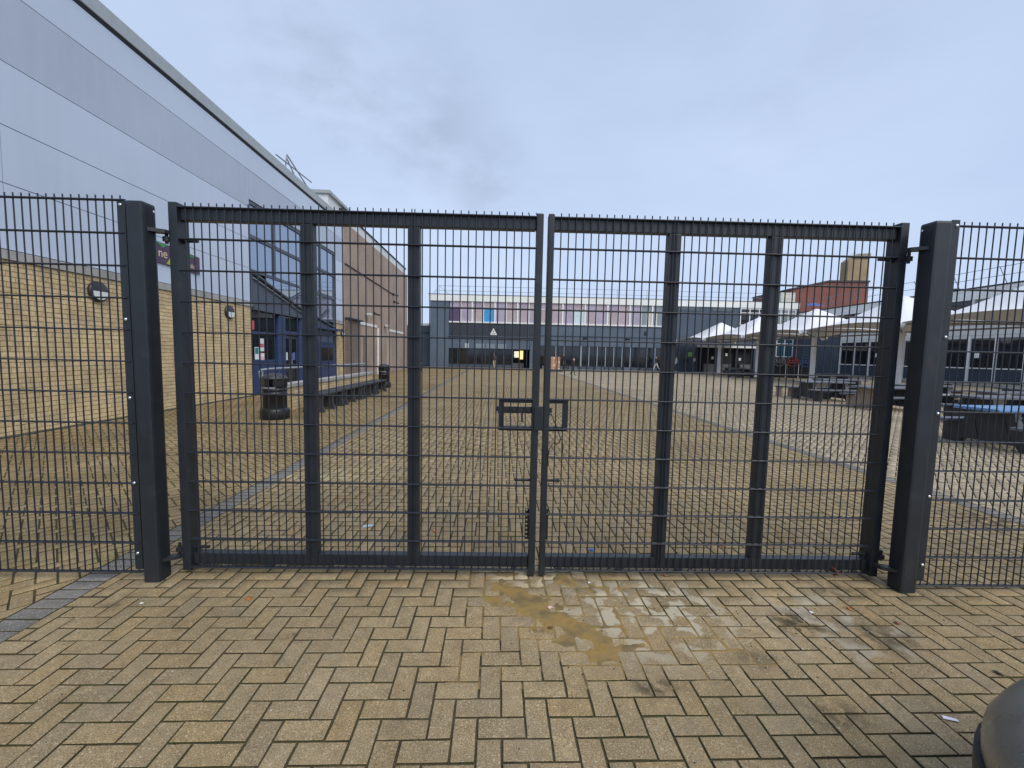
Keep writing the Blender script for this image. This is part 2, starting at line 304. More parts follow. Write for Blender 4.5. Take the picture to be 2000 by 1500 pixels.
for lo, hi, lev in ((-9, 3.2, 2), (3.2, 18.0, 1), (18.0, 99, 0)):
    ix = np.where(rest & (Yw >= lo) & (Yw < hi))[0]
    if not len(ix): continue
    n = len(ix); C4 = to_world(BC[ix]); C4 = C4 if lev == 2 else inset(C4, -.0014); h = rng.uniform(-.0016, .0014, (n, 1, 1)); tz = rng.uniform(-.0008, .0008, (n, 4, 1))
    top = np.concatenate([inset(C4, .0016) if lev else C4, h+tz], -1)
    if lev == 2: rings = [top, np.concatenate([C4, h+tz-.0014], -1), np.concatenate([C4, np.full((n, 4, 1), -.02)], -1)]
    elif lev == 1: rings = [top, np.concatenate([C4, np.full((n, 4, 1), -.016)], -1)]
    else: rings = [top]
    k = len(rings); V.append(np.concatenate(rings, 1).reshape(-1, 3)); base = (off+np.arange(n)*4*k)[:, None]
    q = [base+np.array([[0, 1, 2, 3]])]
    for a in range(k-1):
        for s_ in range(4): q.append(base+np.array([[a*4+s_, (a+1)*4+s_, (a+1)*4+(s_+1) % 4, a*4+(s_+1) % 4]]))
    jt = np.full(n, 4); Fq += q; Mi += [BZ[ix]]+[jt]*(len(q)-1); off += n*4*k
me = raw_mesh('paver_field', np.concatenate(V), np.concatenate(Fq), M_PAVE[0])
for m in M_PAVE[1:]+[M_JOINT]: me.materials.append(m)
me.polygons.foreach_set('material_index', np.concatenate(Mi).astype(np.int32)); me.update()
tag(link('paver_field', me, pavement), kind='stuff')
b = MB()
for p, z in cuts:
    wp = to_world(np.array(p)); c = wp.mean(0)
    if c[0] < -8.05-0.0154*c[1]: continue
    n = len(wp); h = random.uniform(-.0016, .0012)
    vs = [(*(c+(q-c)*(1-.003/max(.01, np.linalg.norm(q-c)))), h) for q in wp]+[(*q, -.012) for q in wp]
    b.add(vs, [tuple(range(n))], z); b.f += [(len(b.v)-2*n+i, len(b.v)-n+i, len(b.v)-n+(i+1) % n, len(b.v)-2*n+(i+1) % n) for i in range(n)]; b.mi += [4]*n; b.sm += [False]*n
tag(b.build('cut_paver', M_PAVE+[M_JOINT], pavement), kind='stuff')

# sand spilled over the joints under the gate: a thin real heap
from mathutils import noise as mno
M_SAND = mat('sand', (0.42, 0.275, 0.095), 1.0, spec=0.05, var=0.3, vscale=9, fine=0.25, fscale=500, bump=0.5, bscale=300, dirt=((0.19, 0.145, 0.075), 9, 0.36, 0.60, 0.95))
def edge_dist(x, y):
    """distance from a point of the main zone to the nearest joint"""
    dx, dy = x-PQ[0], y-PQ[1]; u, v = (ca*dx+sa*dy)/MOD, (-sa*dx+ca*dy)/MOD; a, b_ = math.floor(u), math.floor(v)
    if (a+b_+1) % 4 == 0: r = (a, a+2, b_, b_+1)
    elif (a+b_) % 4 == 0: r = (a-1, a+1, b_, b_+1)
    elif (a+b_-1) % 4 == 0: r = (a, a+1, b_, b_+2)
    else: r = (a, a+1, b_-1, b_+1)
    return MOD*min(u-r[0], r[1]-u, v-r[2], r[3]-v)
def sand_h(x, y):
    def seg(ax, ay, bx_, by, r):
        t = max(0, min(1, ((x-ax)*(bx_-ax)+(y-ay)*(by-ay))/((bx_-ax)**2+(by-ay)**2))); d = math.hypot(x-ax-t*(bx_-ax), y-ay-t*(by-ay)); return 1-d/r
    core = max(seg(-0.02, -0.10, 0.10, -0.24, .12), seg(0.12, -0.24, 0.34, -0.46, .23), seg(0.34, -0.46, 0.55, -0.74, .16), seg(0.44, -0.03, 0.60, -0.17, .11), seg(0.60, -0.74, 0.78, -0.70, .05))
    film = max(seg(0.3, -0.34, 0.80, -0.66, .20), seg(0.25, -0.05, 0.85, -0.16, .12), seg(.8, -.55, 1.25, -.68, .17), seg(.5, -.2, .8, -.5, .16))
    n_ = 0.0030*mno.noise((x*8, y*8, 0))+0.0018*mno.noise((x*26, y*26, 3))
    e_ = edge_dist(x, y)
    return max(-.0036+.0066*max(-.6, core)+n_*1.25, -.0042+.0050*max(-1, film)-.16*max(0, e_-.005)+n_*.9 if film > -.12 else -1)
nx, ny = 230, 170; xs = np.linspace(-.25, 1.55, nx); ys = np.linspace(-1.0, .2, ny)
V = [(x, y, max(-.0125, min(.0035, sand_h(x, y)))) for y in ys for x in xs]
F = [(j*nx+i, j*nx+i+1, (j+1)*nx+i+1, (j+1)*nx+i) for j in range(ny-1) for i in range(nx-1)
     if max(V[k][2] for k in (j*nx+i, j*nx+i+1, (j+1)*nx+i+1, (j+1)*nx+i)) > -.012]
tag(link('spilled_sand', raw_mesh('spilled_sand', V, F, M_SAND)), 'orange yellow sand spilled over the pavers in front of the gate', 'sand', kind='stuff')

# ------------------------------------------------------------------ gate, posts and fence
TILT = 0.0115
M_STEEL = mat('slate_powder_coat', (0.016, 0.021, 0.027), 0.44, var=0.14, vscale=5, bump=0.05, bscale=300, fine=0.08, fscale=90, dirt=((0.06, 0.06, 0.058), 9, 0.58, 0.80, 0.35))
M_WIRE = mat('slate_wire_coat', (0.018, 0.022, 0.032), 0.36, var=0.1, vscale=8)
M_BOLT = mat('galvanised_bolt', (0.62, 0.63, 0.66), 0.3, metal=0.9, var=0.1)
M_BLACK = mat('black_steel', (0.018, 0.020, 0.024), 0.45, var=0.15)
WZ0, WZ1 = 0.05, 2.45
me_v = MB().cyl((0, 0, WZ0-.006), (0, 0, WZ1+.028), .0041, n=6).mesh('vertical_wire', M_WIRE)
me_vb = MB().cyl((0, 0, WZ0-.006), (0, 0, WZ1+.004), .0036, n=6).cyl((0, 0, WZ1+.002), (-.012, 0, WZ1+.026), .0036, n=6).mesh('vertical_wire', M_WIRE)
def mesh_panel(parent, xs_, x0, x1, bent=()):
    for i, x in enumerate(xs_): link('vertical_wire', me_vb if i in bent else me_v, parent, (x, 0, 0))
    for s_ in (-1, 1):
        hm = MB().cyl((x0, 0, 0), (x1, 0, 0), .005, n=6).mesh('horizontal_wire', M_WIRE)
        for k in range(13): link('horizontal_wire', hm, parent, (0, s_*.0089, WZ0+.2*k))
def member(parent, name, x0, x1, y0, y1, z0, z1, c=.004): return bx(name, M_STEEL, parent, x0, x1, y0, y1, z0, z1, c=c)
def leaf(name, label, wires, x_out, x_in, posts, sgn, bent):
    g = tag(empty(name, (0, 0, 0), rx=TILT), label, 'gate', 'leaves of the double gate')
    lo, hi = min(x_out[1-(sgn > 0)] if 0 else x_out[0], x_in[0]), max(x_out[1], x_in[1])
    xa, xb = (x_out[1], x_in[0]) if sgn > 0 else (x_in[1], x_out[0])
    mesh_panel(g, wires, xa-.012, xb+.012, bent)
    member(g, 'hinge_stile', *x_out, -.014, .092, .03, 2.478); member(g, 'meeting_stile', *x_in, -.014, .06, .012, 2.472, c=.008)
    member(g, 'top_rail', xa+.001, xb-.001, .013, .073, 2.372, 2.452); bot = member(g, 'bottom_rail', xa+.001, xb-.001, .013, .073, .062, .140)
    for a, b in posts: member(g, 'upright', a, b, .0125, .072, .141, 2.371)
    for k in range(6):                                   # weld plugs under the bottom rail
        x = xa+.1+(xb-xa-.2)*k/5; bx('drain_lug', M_STEEL, g, x-.018, x+.018, -.004, .012, .052, .068, c=.003)
    return g
wl = [-2.0598+.05*k for k in range(30)]+[.2096-.05*j for j in range(16, -1, -1)]
wr = [.3659+.05*k for k in range(16)]+[1.7871+.05*k for k in range(-13, 17)]
GL = leaf('gate_leaf', 'left leaf of the dark grey mesh double gate, with the sliding bolt', wl, (-2.160, -2.105), (.203, .250), ((-1.338, -1.256), (-.640, -.560)), 1, (45, 46))
GR = leaf('gate_leaf', 'right leaf of the dark grey mesh double gate, with the hanging cord', wr, (2.630, 2.685), (.281, .322), ((1.090, 1.172), (1.778, 1.860)), -1, (25,))
# lock box, slide bolt, pulls and drop bolts
for g, (xa, xb, xs_) in ((GL, (-.022, .202, -1)), (GR, (.323, .452, 1))):
    member(g, 'lock_frame_rail', xa, xb, .012, .05, 1.222, 1.252, c=.003); member(g, 'lock_frame_rail', xa, xb, .012, .05, 1.030, 1.060, c=.003)
    a, b = (xa, xa+.036) if xs_ < 0 else (xb-.036, xb); member(g, 'lock_frame_upright', a, b, .0115, .05, 1.0605, 1.2215, c=.003)
sl = bx('slide_bolt', M_BLACK, GL, -.045, .203, .014, .026, 1.150, 1.196, c=.003)
MB().cyl((.085, .014, 1.173), (.085, .004, 1.173), .012, n=12).build('stud', M_BLACK, sl); MB().cyl((.185, .014, 1.173), (.185, .004, 1.173), .012, n=12).build('stud', M_BLACK, sl)
MB().cyl((-.034, .0135, 1.158), (-.034, .0125, 1.158), .006, n=10).build('bolt_hole', M_BOLT, sl)
MB().cyl((.138, .012, 1.150), (.138, .006, 1.092), .007, n=10).build('handle_pin', M_STEEL, sl)
bx('latch_cover', M_STEEL, GL, .218, .276, -.030, -.0145, 1.040, 1.205, c=.004)
kp = bx('bolt_keeper', M_BLACK, GR, .322, .342, .014, .03, 1.140, 1.190, c=.003); MB().cyl((.334, .013, 1.152), (.334, .011, 1.152), .006, n=10).build('bolt_hole', M_BOLT, kp)
for g, x0, x1 in ((GL, .203, .110), (GR, .322, .400)):
    pull = MB().cyl((x0, .03, .682), (x1, .03, .682), .0095, n=12).build('pull_handle', M_STEEL, g); MB().lathe([(.002, -.014), (.011, -.009), (.014, 0), (.011, .009), (.002, .014)], 14).build('knob', M_STEEL, pull, (x1, .03, .682))
rk = bx('drop_bolt_rack', M_BLACK, GL, .176, .202, .02, .028, .262, .482, c=.002)
for k in range(7): MB().cyl((.187, .0195, .285+.0295*k+(.0 if k < 6 else .012)), (.187, .0185, .285+.0295*k+(.0 if k < 6 else .012)), .0062, n=10).build('rack_hole', mat('pale_hole', (.5, .42, .28), .9), rk)
bx('drop_bolt_rack', M_BLACK, GR, .323, .338, .02, .028, .262, .482, c=.002)
for g, x in ((GL, .226), (GR, .292)): MB().cyl((x, .02, -.004), (x, .02, .2), .009, n=10).build('drop_bolt', M_BLACK, g)
# hinges
def hinge(g, post_x, st_x, z, sgn, low):
    y = -.05 if low else -.045
    h = MB().cyl((st_x-sgn*.0, .035, z), (st_x+sgn*.10, .035, z), .011, n=12).cyl((st_x-sgn*.002, .035, z), (st_x+sgn*.02, .035, z), .019, n=6).cyl((st_x-sgn*.075, .0, z), (st_x, .03, z), .011, n=10).build('hinge_bolt', M_BLACK, g)
    MB().cyl((st_x-sgn*.075, .0, z-.014), (st_x-sgn*.075, .0, z+.014), .022, n=14).cyl((st_x-sgn*.075, .0, z-.03), (st_x-sgn*.075, .0, z+.045), .010, n=10).build('hinge_eye', M_BLACK, h)
hinge(GL, -2.235, -2.11, 2.245, 1, 0); hinge(GL, -2.235, -2.11, .175, 1, 1)
hinge(GR, 2.70, 2.635, 2.245, -1, 0); hinge(GR, 2.70, 2.635, .175, -1, 1)
def gate_post(x0, x1, y0, y1, side, label):
    p = tag(empty('gate_post', ((x0+x1)/2, (y0+y1)/2, 0), rx=TILT), label, 'post', 'posts of the double gate')
    w2, d2 = (x1-x0)/2, (y1-y0)/2
    bx('post_tube', M_STEEL, p, -w2, w2, -d2, d2, -.02, 2.448, c=.016)
    hx = -side*w2
    MB().cyl((hx-side*.001, d2*.62, 2.405), (hx+side*-.002, d2*.62, 2.405), .007, n=12).build('drain_hole', mat('sky_pale', (.75, .8, .9), .5), p)
    for z in (2.285, .135):          # hinge lugs carried by the post
        lug = MB().prism([(hx-side*.0, d2-.075), (hx-side*.072, d2-.03), (hx-side*.085, d2+.02), (hx-side*.0, d2+.0)], 2, z-.011, z+.011).build('hinge_lug', M_BLACK, p)
    cx = side*(w2+.026); a, b = (cx, cx+side*.050); a, b = min(a, b), max(a, b)
    bx('gap_shade_strip', M_BLACK, p, min(side*w2, side*(w2+.026)), max(side*w2, side*(w2+.026)), .0, .03, .075, 2.40)  # added black strip stands in for the shade between post and clamp bar
    cl = bx('clamp_bar', M_STEEL, p, a, b, -.022, -.012, .075, 2.462, c=.002)
    for z in (2.425, 1.72, 1.22, .66, .185):
        bl = MB().lathe([(.0115, 0), (.0105, .004), (.006, .0075), (.001, .0085)], 14).build('bolt', M_BOLT, cl, ((a+b)/2+side*.004, -.0222, z), (math.pi/2, 0, 0))
        MB().cyl((min(a, b) if side > 0 else b, -.012, z), (side*w2, .0, z), .007, n=8).build('bracket', M_BLACK, cl)
    return p
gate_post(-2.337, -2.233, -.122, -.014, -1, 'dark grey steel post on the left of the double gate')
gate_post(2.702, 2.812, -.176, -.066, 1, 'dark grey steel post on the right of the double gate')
def fence(label, xs_, x0, x1, y, dz_):
    f = tag(empty('mesh_fence', (0, y, dz_), rx=TILT), label, 'fence', 'mesh fence beside the gate'); mesh_panel(f, xs_, x0, x1); return f
fence('dark grey wire mesh fence left of the gate, before the yellow brick wall', [-2.395-.05*k for k in range(56)], -5.15, -2.375, -.083, .005)
fence('dark grey wire mesh fence right of the gate, before the picnic tables', [2.892+.05*k for k in range(50)], 2.848, 5.35, -.118, -.02)
# cord
pts = [(.334, .012, 1.150), (.352, .006, 1.115), (.372, .004, 1.07), (.392, .003, 1.02), (.404, .003, .985), (.398, .002, .955), (.378, .002, .945), (.360, .003, .955), (.345, .004, .935), (.326, -.016, .91), (.320, -.017, .85), (.324, -.017, .80)]
tag(MB().tube(pts, .003, 6).tube([(.404, .004, .985), (.418, .004, .965), (.424, .004, .925), (.422, .004, .88)], .0025, 6).build('cord', mat('black_cord', (.02, .02, .02), .9), None, (0, .0, 0), (TILT, 0, 0)), 'thin black cord hanging from the gate latch', 'cord')

# ------------------------------------------------------------------ brickwork
M_YB = pieces_mat('yellow_brick', [(0.70, 0.535, 0.30), (0.66, 0.50, 0.28), (0.73, 0.57, 0.33), (0.62, 0.465, 0.26), (0.69, 0.525, 0.285), (0.70, 0.55, 0.32)], speck=0.1, sscale=160, bump=0.2, big=0.1)
M_MORTAR = mat('brick_mortar', (0.20, 0.155, 0.10), 0.95, var=0.2, vscale=3, bump=0.4, bscale=90)
BRK = [None]
def brick_mesh(l, h, d, m, seed):
    r = random.Random(seed); j = lambda a: a+r.uniform(-.0012, .0012); c = .002
    vs = [(d, j(-l/2+c), j(-h/2+c)), (d, j(l/2-c), j(-h/2+c)), (d, j(l/2-c), j(h/2-c)), (d, j(-l/2+c), j(h/2-c)), (d-c, -l/2, -h/2), (d-c, l/2, -h/2), (d-c, l/2, h/2), (d-c, -l/2, h/2), (-.004, -l/2, -h/2), (-.004, l/2, -h/2), (-.004, l/2, h/2), (-.004, -l/2, h/2)]
    return vs, [(0, 1, 2, 3)]+[(a*4+i, (a+1)*4+i, (a+1)*4+(i+1) % 4, a*4+(i+1) % 4) for a in (0, 1) for i in range(4)]
def brickwork(parent, y0, y1, z0, z1, x, m, limit, to_w, rz=0.0):
    """stretcher bond standing proud of a mortar face: x is the outward axis, y runs along the wall. The nearest `limit` are objects."""
    Lm, J = .278, .011; Hm = (z1-z0)/round((z1-z0)/.0886); full = [brick_mesh(Lm-J, Hm-J, .009, m, i) for i in range(4)]
    fm = [MB().add(*f).mesh('brick', m) for f in full]; place = []; restb = MB()
    cs, sn = math.cos(rz), math.sin(rz)
    for r in range(int(round((z1-z0)/Hm))):
        z = z0+Hm*(r+.5); y = y0-(Lm/2 if r % 2 else 0)
        while y < y1-1e-6:
            a, b = max(y, y0), min(y+Lm, y1); y += Lm
            if b-a < .03: continue
            place.append(((a+b)/2, z, b-a-J))
    def wp(y, z): return to_w((x-sn*(y-y0) if rz else x, (y0+cs*(y-y0)) if rz else y, z))
    def key(p):
        q = project(wp(p[0], p[1]))
        if q is None or not (-40 < q[0] < 2040 and -20 < q[1] < 1520): return 1e9
        return q[2]
    place.sort(key=key)
    for i, (y, z, l) in enumerate(place):
        X, Y = (x-sn*(y-y0), y0+cs*(y-y0)) if rz else (x, y)
        if i < limit and abs(l-(Lm-J)) < .004: link('brick', fm[i % 4], parent, (X, Y, z), (0, 0, rz))
        else:
            vs, fs = brick_mesh(l, Hm-J, .009, m, i)
            restb.add([(X+cs*a-sn*b_, Y+sn*a+cs*b_, z+c) for a, b_, c in vs], fs)
    if restb.v: tag(restb.build('brick_field', m, parent), kind='stuff')

# ------------------------------------------------------------------ sports hall on the left
WA = 0.0154; HALL = (-8.12, 0, 0)
wm = Matrix.Translation(Vector(HALL)) @ Matrix.Rotation(WA, 4, 'Z')
to_hall = lambda p: tuple(wm @ Vector(p))
hall = tag(empty('sports_hall', HALL, WA), 'tall hall clad in blue-grey metal panels above a yellow brick base', 'building')
M_CLAD = mat('silver_cladding', (0.505, 0.58, 0.71), 0.36, metal=0.0, var=0.04, vscale=0.35, streak=0.02, spec=0.5, dirt=((0.54, 0.61, 0.73), 1.2, 0.62, 0.8, 0.4))
M_CLAD2 = mat('silver_cladding_dull', (0.405, 0.465, 0.57), 0.45, metal=0.0, var=0.06, vscale=0.4, streak=0.03, spec=0.5, dirt=((0.45, 0.51, 0.61), 1.0, 0.64, 0.8, 0.4))
M_GAP = mat('panel_gap', (0.03, 0.035, 0.045), 0.8)
M_COPING = mat('concrete_coping', (0.36, 0.35, 0.33), 0.9, var=0.2, vscale=1.5, bump=0.3, bscale=40, streak=0.15)
M_CAP = mat('eaves_flashing', (0.38, 0.41, 0.42), 0.5, metal=0.3, var=0.06)
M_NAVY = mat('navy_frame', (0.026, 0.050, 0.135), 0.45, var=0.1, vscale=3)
M_SLATE = mat('slate_frame', (0.060, 0.078, 0.105), 0.45, var=0.1, vscale=3)
M_DK = mat('dark_interior', (0.02, 0.02, 0.022), 0.9)
S0, S1, S2, S3 = -2.0, 11.42, 18.80, 19.96
core = bx('core_wall', M_GAP, hall, -.9, -.07, S0, S1-.02, 0, 8.05)
bx('core_wall', M_GAP, hall, -.9, -.07, S2+.02, S3-.01, 0, 8.05); bx('core_wall', M_GAP, hall, -.9, -.12, S1-.019, S2+.019, 6.36, 8.05)
bx('back_block', M_GAP, hall, -14, -.91, S0, S3-.012, 0, 8.0)
dado = bx('brick_base', M_MORTAR, hall, -.069, 0.0, S0, S1, 0, 2.925)
brickwork(dado, S0+2.5, S1, 0.0, 2.925, 0.0, M_YB, 300, to_hall)
pier = bx('brick_pier', M_MORTAR, hall, -.069, 0.0, S2, S3, 0, 2.925)
brickwork(pier, S2, S3, 0.0, 2.925, 0.0, M_YB, 120, to_hall)
y = S0
while y < S1-.01:
    b_ = min(y+1.6, S1); bx('coping', M_COPING, hall, -.068, .045, y, b_-.006, 2.93, 3.085, c=.008); y = b_
bx('coping', M_COPING, hall, -.068, .045, S2, S3, 2.93, 3.085, c=.008)
bx('plinth_kerb', mat('damp_kerb', (.075, .07, .05), .9, var=.4, vscale=2), hall, .010, .07, S0, S1, -.01, .035, c=.01)
ZS = [3.10, 4.17, 5.10, 6.12, 7.30, 8.02]
def panels(a, b, z0=0):
    for k, (p, q) in enumerate(zip(ZS[:-1], ZS[1:])):
        if q <= z0: continue
        bx('cladding_panel', M_CLAD2 if k == 3 else M_CLAD, hall, -.0695, .0, a+.006, b-.006, max(p, z0)+.006, q-.006, c=.003)
panels(S0, 4.44); panels(4.44, S1); panels(S2, S3)
for p, q in ((6.38, 7.30), (7.30, 8.02)): bx('cladding_panel', M_CLAD2 if p < 7 else M_CLAD, hall, -.118, .0, S1+.006, S2-.006, p+.008, q-.008, c=.004)
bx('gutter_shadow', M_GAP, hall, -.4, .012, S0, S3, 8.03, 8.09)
bx('eaves_flashing', M_CAP, hall, -1.2, .055, S0, S3+.02, 8.092, 8.40, c=.012)
# glazed entrance
ent = bx('entrance_back', M_DK, hall, -4.0, -3.9, S1, S2, 0, 6.36)
M_EG = glass('entrance_glass', (0.30, 0.36, 0.46), 0.03); M_EG.node_tree.nodes['Principled BSDF'].inputs['Metallic'].default_value = 0.75; M_EGT = glass('entrance_glass_clear', (0.02, 0.025, 0.03), 0.02, 0.45)
def fr(name, m, y0, y1, z0, z1, x0=-.10, x1=-.02, c=.004): return bx(name, m, hall, x0, x1, y0, y1, z0, z1, c=c)
def pane(y0, y1, z0, z1, m=None, x=-.07):
    return bx('window_pane', m or M_EG, hall, x-.012, x, y0, y1, z0, z1)
pane(11.45, 15.3, 4.15, 6.30); pane(15.45, 18.76, 2.95, 6.30)
fr('mullion', M_SLATE, 11.42, 11.50, 0, 6.36); fr('mullion', M_SLATE, 12.98, 13.10, 4.12, 6.30); fr('mullion', M_SLATE, 15.28, 15.46, 0, 6.30, -.12, .02)
fr('mullion', M_SLATE, 16.42, 16.52, 0, 6.30); fr('mullion', M_SLATE, 18.70, 18.80, 0, 6.36); fr('mullion', M_SLATE, 17.05, 17.12, 2.95, 6.3)
fr('head_rail', M_SLATE, 11.50, 15.28, 6.26, 6.36); fr('head_rail', M_SLATE, 15.46, 18.70, 6.26, 6.36)
fr('transom', M_SLATE, 11.50, 15.28, 5.18, 5.30); fr('transom', M_SLATE, 15.46, 18.70, 5.18, 5.30); fr('transom', M_SLATE, 11.50, 15.28, 4.08, 4.18); fr('transom', M_SLATE, 15.46, 18.70, 4.05, 4.20)
# sloping screen over the doors: dark panel below the rake, bright glass triangles above, steel braces
MB().prism([(11.50, 2.98), (15.28, 2.98), (15.28, 3.24), (12.45, 3.84), (11.50, 4.07)], 0, -.09, -.045).build('rake_panel', M_SLATE, hall)
MB().prism([(15.46, 2.62), (18.70, 2.62), (18.70, 2.70), (15.46, 3.20)], 0, -.09, -.045).build('rake_panel', M_SLATE, hall)
MB().prism([(12.5, 3.86), (15.28, 3.28), (15.28, 4.08), (12.5, 4.08)], 0, -.07, -.06).build('window_pane', M_EG, hall)
for a, b in (((11.6, 4.06), (15.27, 3.20)), ((15.47, 3.22), (18.69, 2.70))): MB().cyl((-.01, *a), (-.01, *b), .055, n=8).build('rake_beam', M_SLATE, hall)
for a, b in (((11.6, 3.90), (15.27, 3.06)),): MB().cyl((.0, *a), (.0, *b), .022, n=8).build('rake_rail', mat('grey_rail', (.25, .27, .3), .5), hall)
for a, b in (((14.2, 3.50), (15.27, 3.95)), ((17.0, 2.98), (18.0, 3.5))): MB().cyl((-.02, *a), (-.02, *b), .045, n=8).build('brace', M_SLATE, hall)
bx('canopy_fascia', M_SLATE, hall, -.10, .10, 11.50, 15.28, 2.84, 2.97, c=.01); bx('canopy_fascia', M_NAVY, hall, -.04, .35, 15.47, 18.90, 2.52, 2.61, c=.01)
# left window with notices
pane(11.50, 13.10, 1.18, 2.84, M_EGT); fr('transom', M_NAVY, 11.50, 13.10, 2.08, 2.15); fr('transom', M_NAVY, 11.5, 13.1, 1.10, 1.18); fr('spandrel', M_NAVY, 11.50, 13.10, .06, 1.09)
fr('column', M_NAVY, 13.12, 13.62, 0, 2.83, -.18, .06, c=.06); fr('column', M_NAVY, 14.85, 15.27, 0, 2.83, -.18, .04, c=.05)
bx('inner_rail', mat('white_rail', (.6, .62, .64), .5), hall, -1.4, -1.36, 11.5, 15.2, 2.42, 2.46)
def notice(y0, y1, z0, z1, col, band=None):
    o = bx('notice', mat('notice_%d%d%d' % tuple(int(c*99) for c in col), col, .6, var=.03), hall, -.067, -.0645, y0, y1, z0, z1)
    if band: bx('printed_band', mat('band_%d%d%d' % tuple(int(c*99) for c in band[0]), band[0], .6), o, -.0644, -.063, y0+.02, y1-.02, z0+band[1]*(z1-z0), z0+band[2]*(z1-z0))
notice(12.02, 12.28, 1.48, 1.92, (.7, .72, .75), ((.5, .12, .14), .3, .6)); notice(11.70, 11.95, 1.20, 1.62, (.75, .8, .82), ((.02, .22, .2), .45, .95)); notice(12.06, 12.30, 1.18, 1.42, (.75, .5, .52), ((.8, .8, .8), .45, .9)); notice(11.55, 11.70, 2.2, 2.5, (.6, .1, .13))
# doors
for k, y in enumerate((13.66, 14.26)):
    d = bx('door', M_SLATE, hall, -.14, -.09, y, y+.57, .02, 2.10, c=.006); bx('door_glass', M_EGT, d, -.089, -.086, y+.09, y+.48, .25, 2.0); bx('sticker', mat('sticker_%d' % k, ((.6, .7, .75), (.1, .16, .6))[k], .5), d, -.085, -.083, y+.18, y+.36, 1.15, 1.45); bx('door_handle', M_BOLT, d, -.08, -.05, y+.05 if k else y+.49, y+.08 if k else y+.52, .8, 1.4, c=.01)
fr('transom', M_NAVY, 13.64, 14.84, 2.12, 2.28); pane(13.64, 14.84, 2.29, 2.83, M_EGT)
# right bay
pane(16.53, 18.69, 1.95, 2.50); pane(15.47, 16.41, 1.95, 2.50); fr('transom', M_NAVY, 15.47, 18.69, 1.84, 1.94)
fr('spandrel', M_NAVY, 16.53, 18.69, .05, 1.83); fr('spandrel', M_NAVY, 15.47, 16.41, .05, 1.83)
fr('vent_frame', M_NAVY, 16.75, 18.55, 1.02, 1.76, -.018, .004); bx('vent_glass', glass('vent_glass', (.01, .012, .015), .15), hall, .0045, .012, 16.95, 18.40, 1.08, 1.70)
# plant room and access rails on the hall roof
bx('plant_room', mat('off_white_panel', (.66, .68, .68), .6, var=.05), hall, -2.2, -.25, 18.6, 21.3, 8.41, 9.15); bx('plant_room_cap', M_CAP, hall, -2.3, -.12, 18.5, 21.4, 9.152, 9.32, c=.02)
M_RAIL = mat('grey_rail', (.25, .27, .3), .5)
for q in (((-.9, 15.6, 8.40), (-.9, 15.9, 9.75)), ((-.9, 15.9, 9.75), (-.9, 18.4, 9.0)), ((-.9, 15.9, 9.6), (-.9, 17.6, 8.5)), ((-.9, 15.0, 9.35), (-.9, 18.3, 9.55)), ((-.9, 17.2, 8.9), (-.9, 18.9, 8.95))): MB().cyl(*q, .028, n=6).build('roof_rail', M_RAIL, hall)

# round wall lamps
def lamp(s_, z, label, turned=0):
    l_ = tag(empty('wall_lamp', to_hall((0.012, s_, z)), WA), label, 'lamp', 'round lamps on the hall wall')
    MB().lathe([(.205, 0), (.21, .02), (.205, .05), (.18, .068), (.02, .072)], 28).build('lamp_body', mat('lamp_black', (.02, .02, .023), .4), l_, (0, 0, 0), (0, math.pi/2, 0))
    n = 20; pts_ = [(-.172+.344*i/n, .005) for i in range(n+1)]+[(.172*math.cos(math.pi*i/n), .005-.165*math.sin(math.pi*i/n)) for i in range(1, n)]
    MB().prism(pts_, 0, .055, .080).build('diffuser', mat('lamp_diffuser', (.66, .70, .68), .35, var=.05), l_)
    bx('guard_bar', mat('lamp_black', (0, 0, 0)), l_, .0805, .086, -.006, .006, -.155, .0)
lamp(5.98, 2.635, 'black round wall lamp nearest the camera, behind the left fence'); lamp(10.22, 2.64, 'black round wall lamp seen through the left gate leaf'); lamp(19.62, 2.50, 'black round wall lamp on the narrow yellow brick pier')
# banner
ban = tag(empty('banner', to_hall((.02, 0, 0)), WA), 'purple and green banner on the metal cladding behind the left gate post', 'banner')
M_PUR = mat('banner_purple', (.075, .045, .085), .6, var=.15, vscale=5)
MB().prism([(7.2, 3.56), (8.97, 3.52), (8.97, 3.97), (7.2, 4.06)], 0, .0, .02).build('sheet', M_PUR, ban)
MB().prism([(7.80, 3.57), (8.3, 3.555), (8.3, 3.98), (8.12, 3.99)], 0, .0202, .0225).build('lime_stripe', mat('banner_lime', (.35, .45, .05), .6), ban)
MB().prism([(7.95, 3.57), (8.05, 3.565), (8.10, 3.74), (8.0, 3.74)], 0, .0228, .025).build('green_stripe', mat('banner_green', (.04, .28, .08), .6), ban)
MB().prism([(8.4, 3.975), (8.85, 3.955), (8.4, 3.87)], 0, .0202, .0225).build('green_stripe', mat('banner_green', (0, 0, 0)), ban)
MB().prism([(7.5, 4.035), (7.85, 4.01), (7.7, 3.93)], 0, .0202, .0225).build('green_stripe', mat('banner_green', (0, 0, 0)), ban)
def lettering(txt, size, m, parent, loc, rot):
    cu = bpy.data.curves.new('lettering', 'FONT'); cu.body = txt; cu.size = size; cu.extrude = .001; o = bpy.data.objects.new('tmp', cu); COL.objects.link(o)
    me_ = bpy.data.meshes.new_from_object(o.evaluated_get(bpy.context.evaluated_depsgraph_get())); bpy.data.objects.remove(o)
    me_.materials.clear(); me_.materials.append(m); return link('lettering', me_, parent, loc, rot)
M_CREAM = mat('banner_cream', (.7, .55, .4), .6)
lettering('ne', .30, M_CREAM, ban, (.0235, 7.55, 3.70), (math.pi/2, 0, math.pi/2)); lettering('oks', .17, M_CREAM, ban, (.0235, 8.56, 3.63), (math.pi/2, 0, math.pi/2))

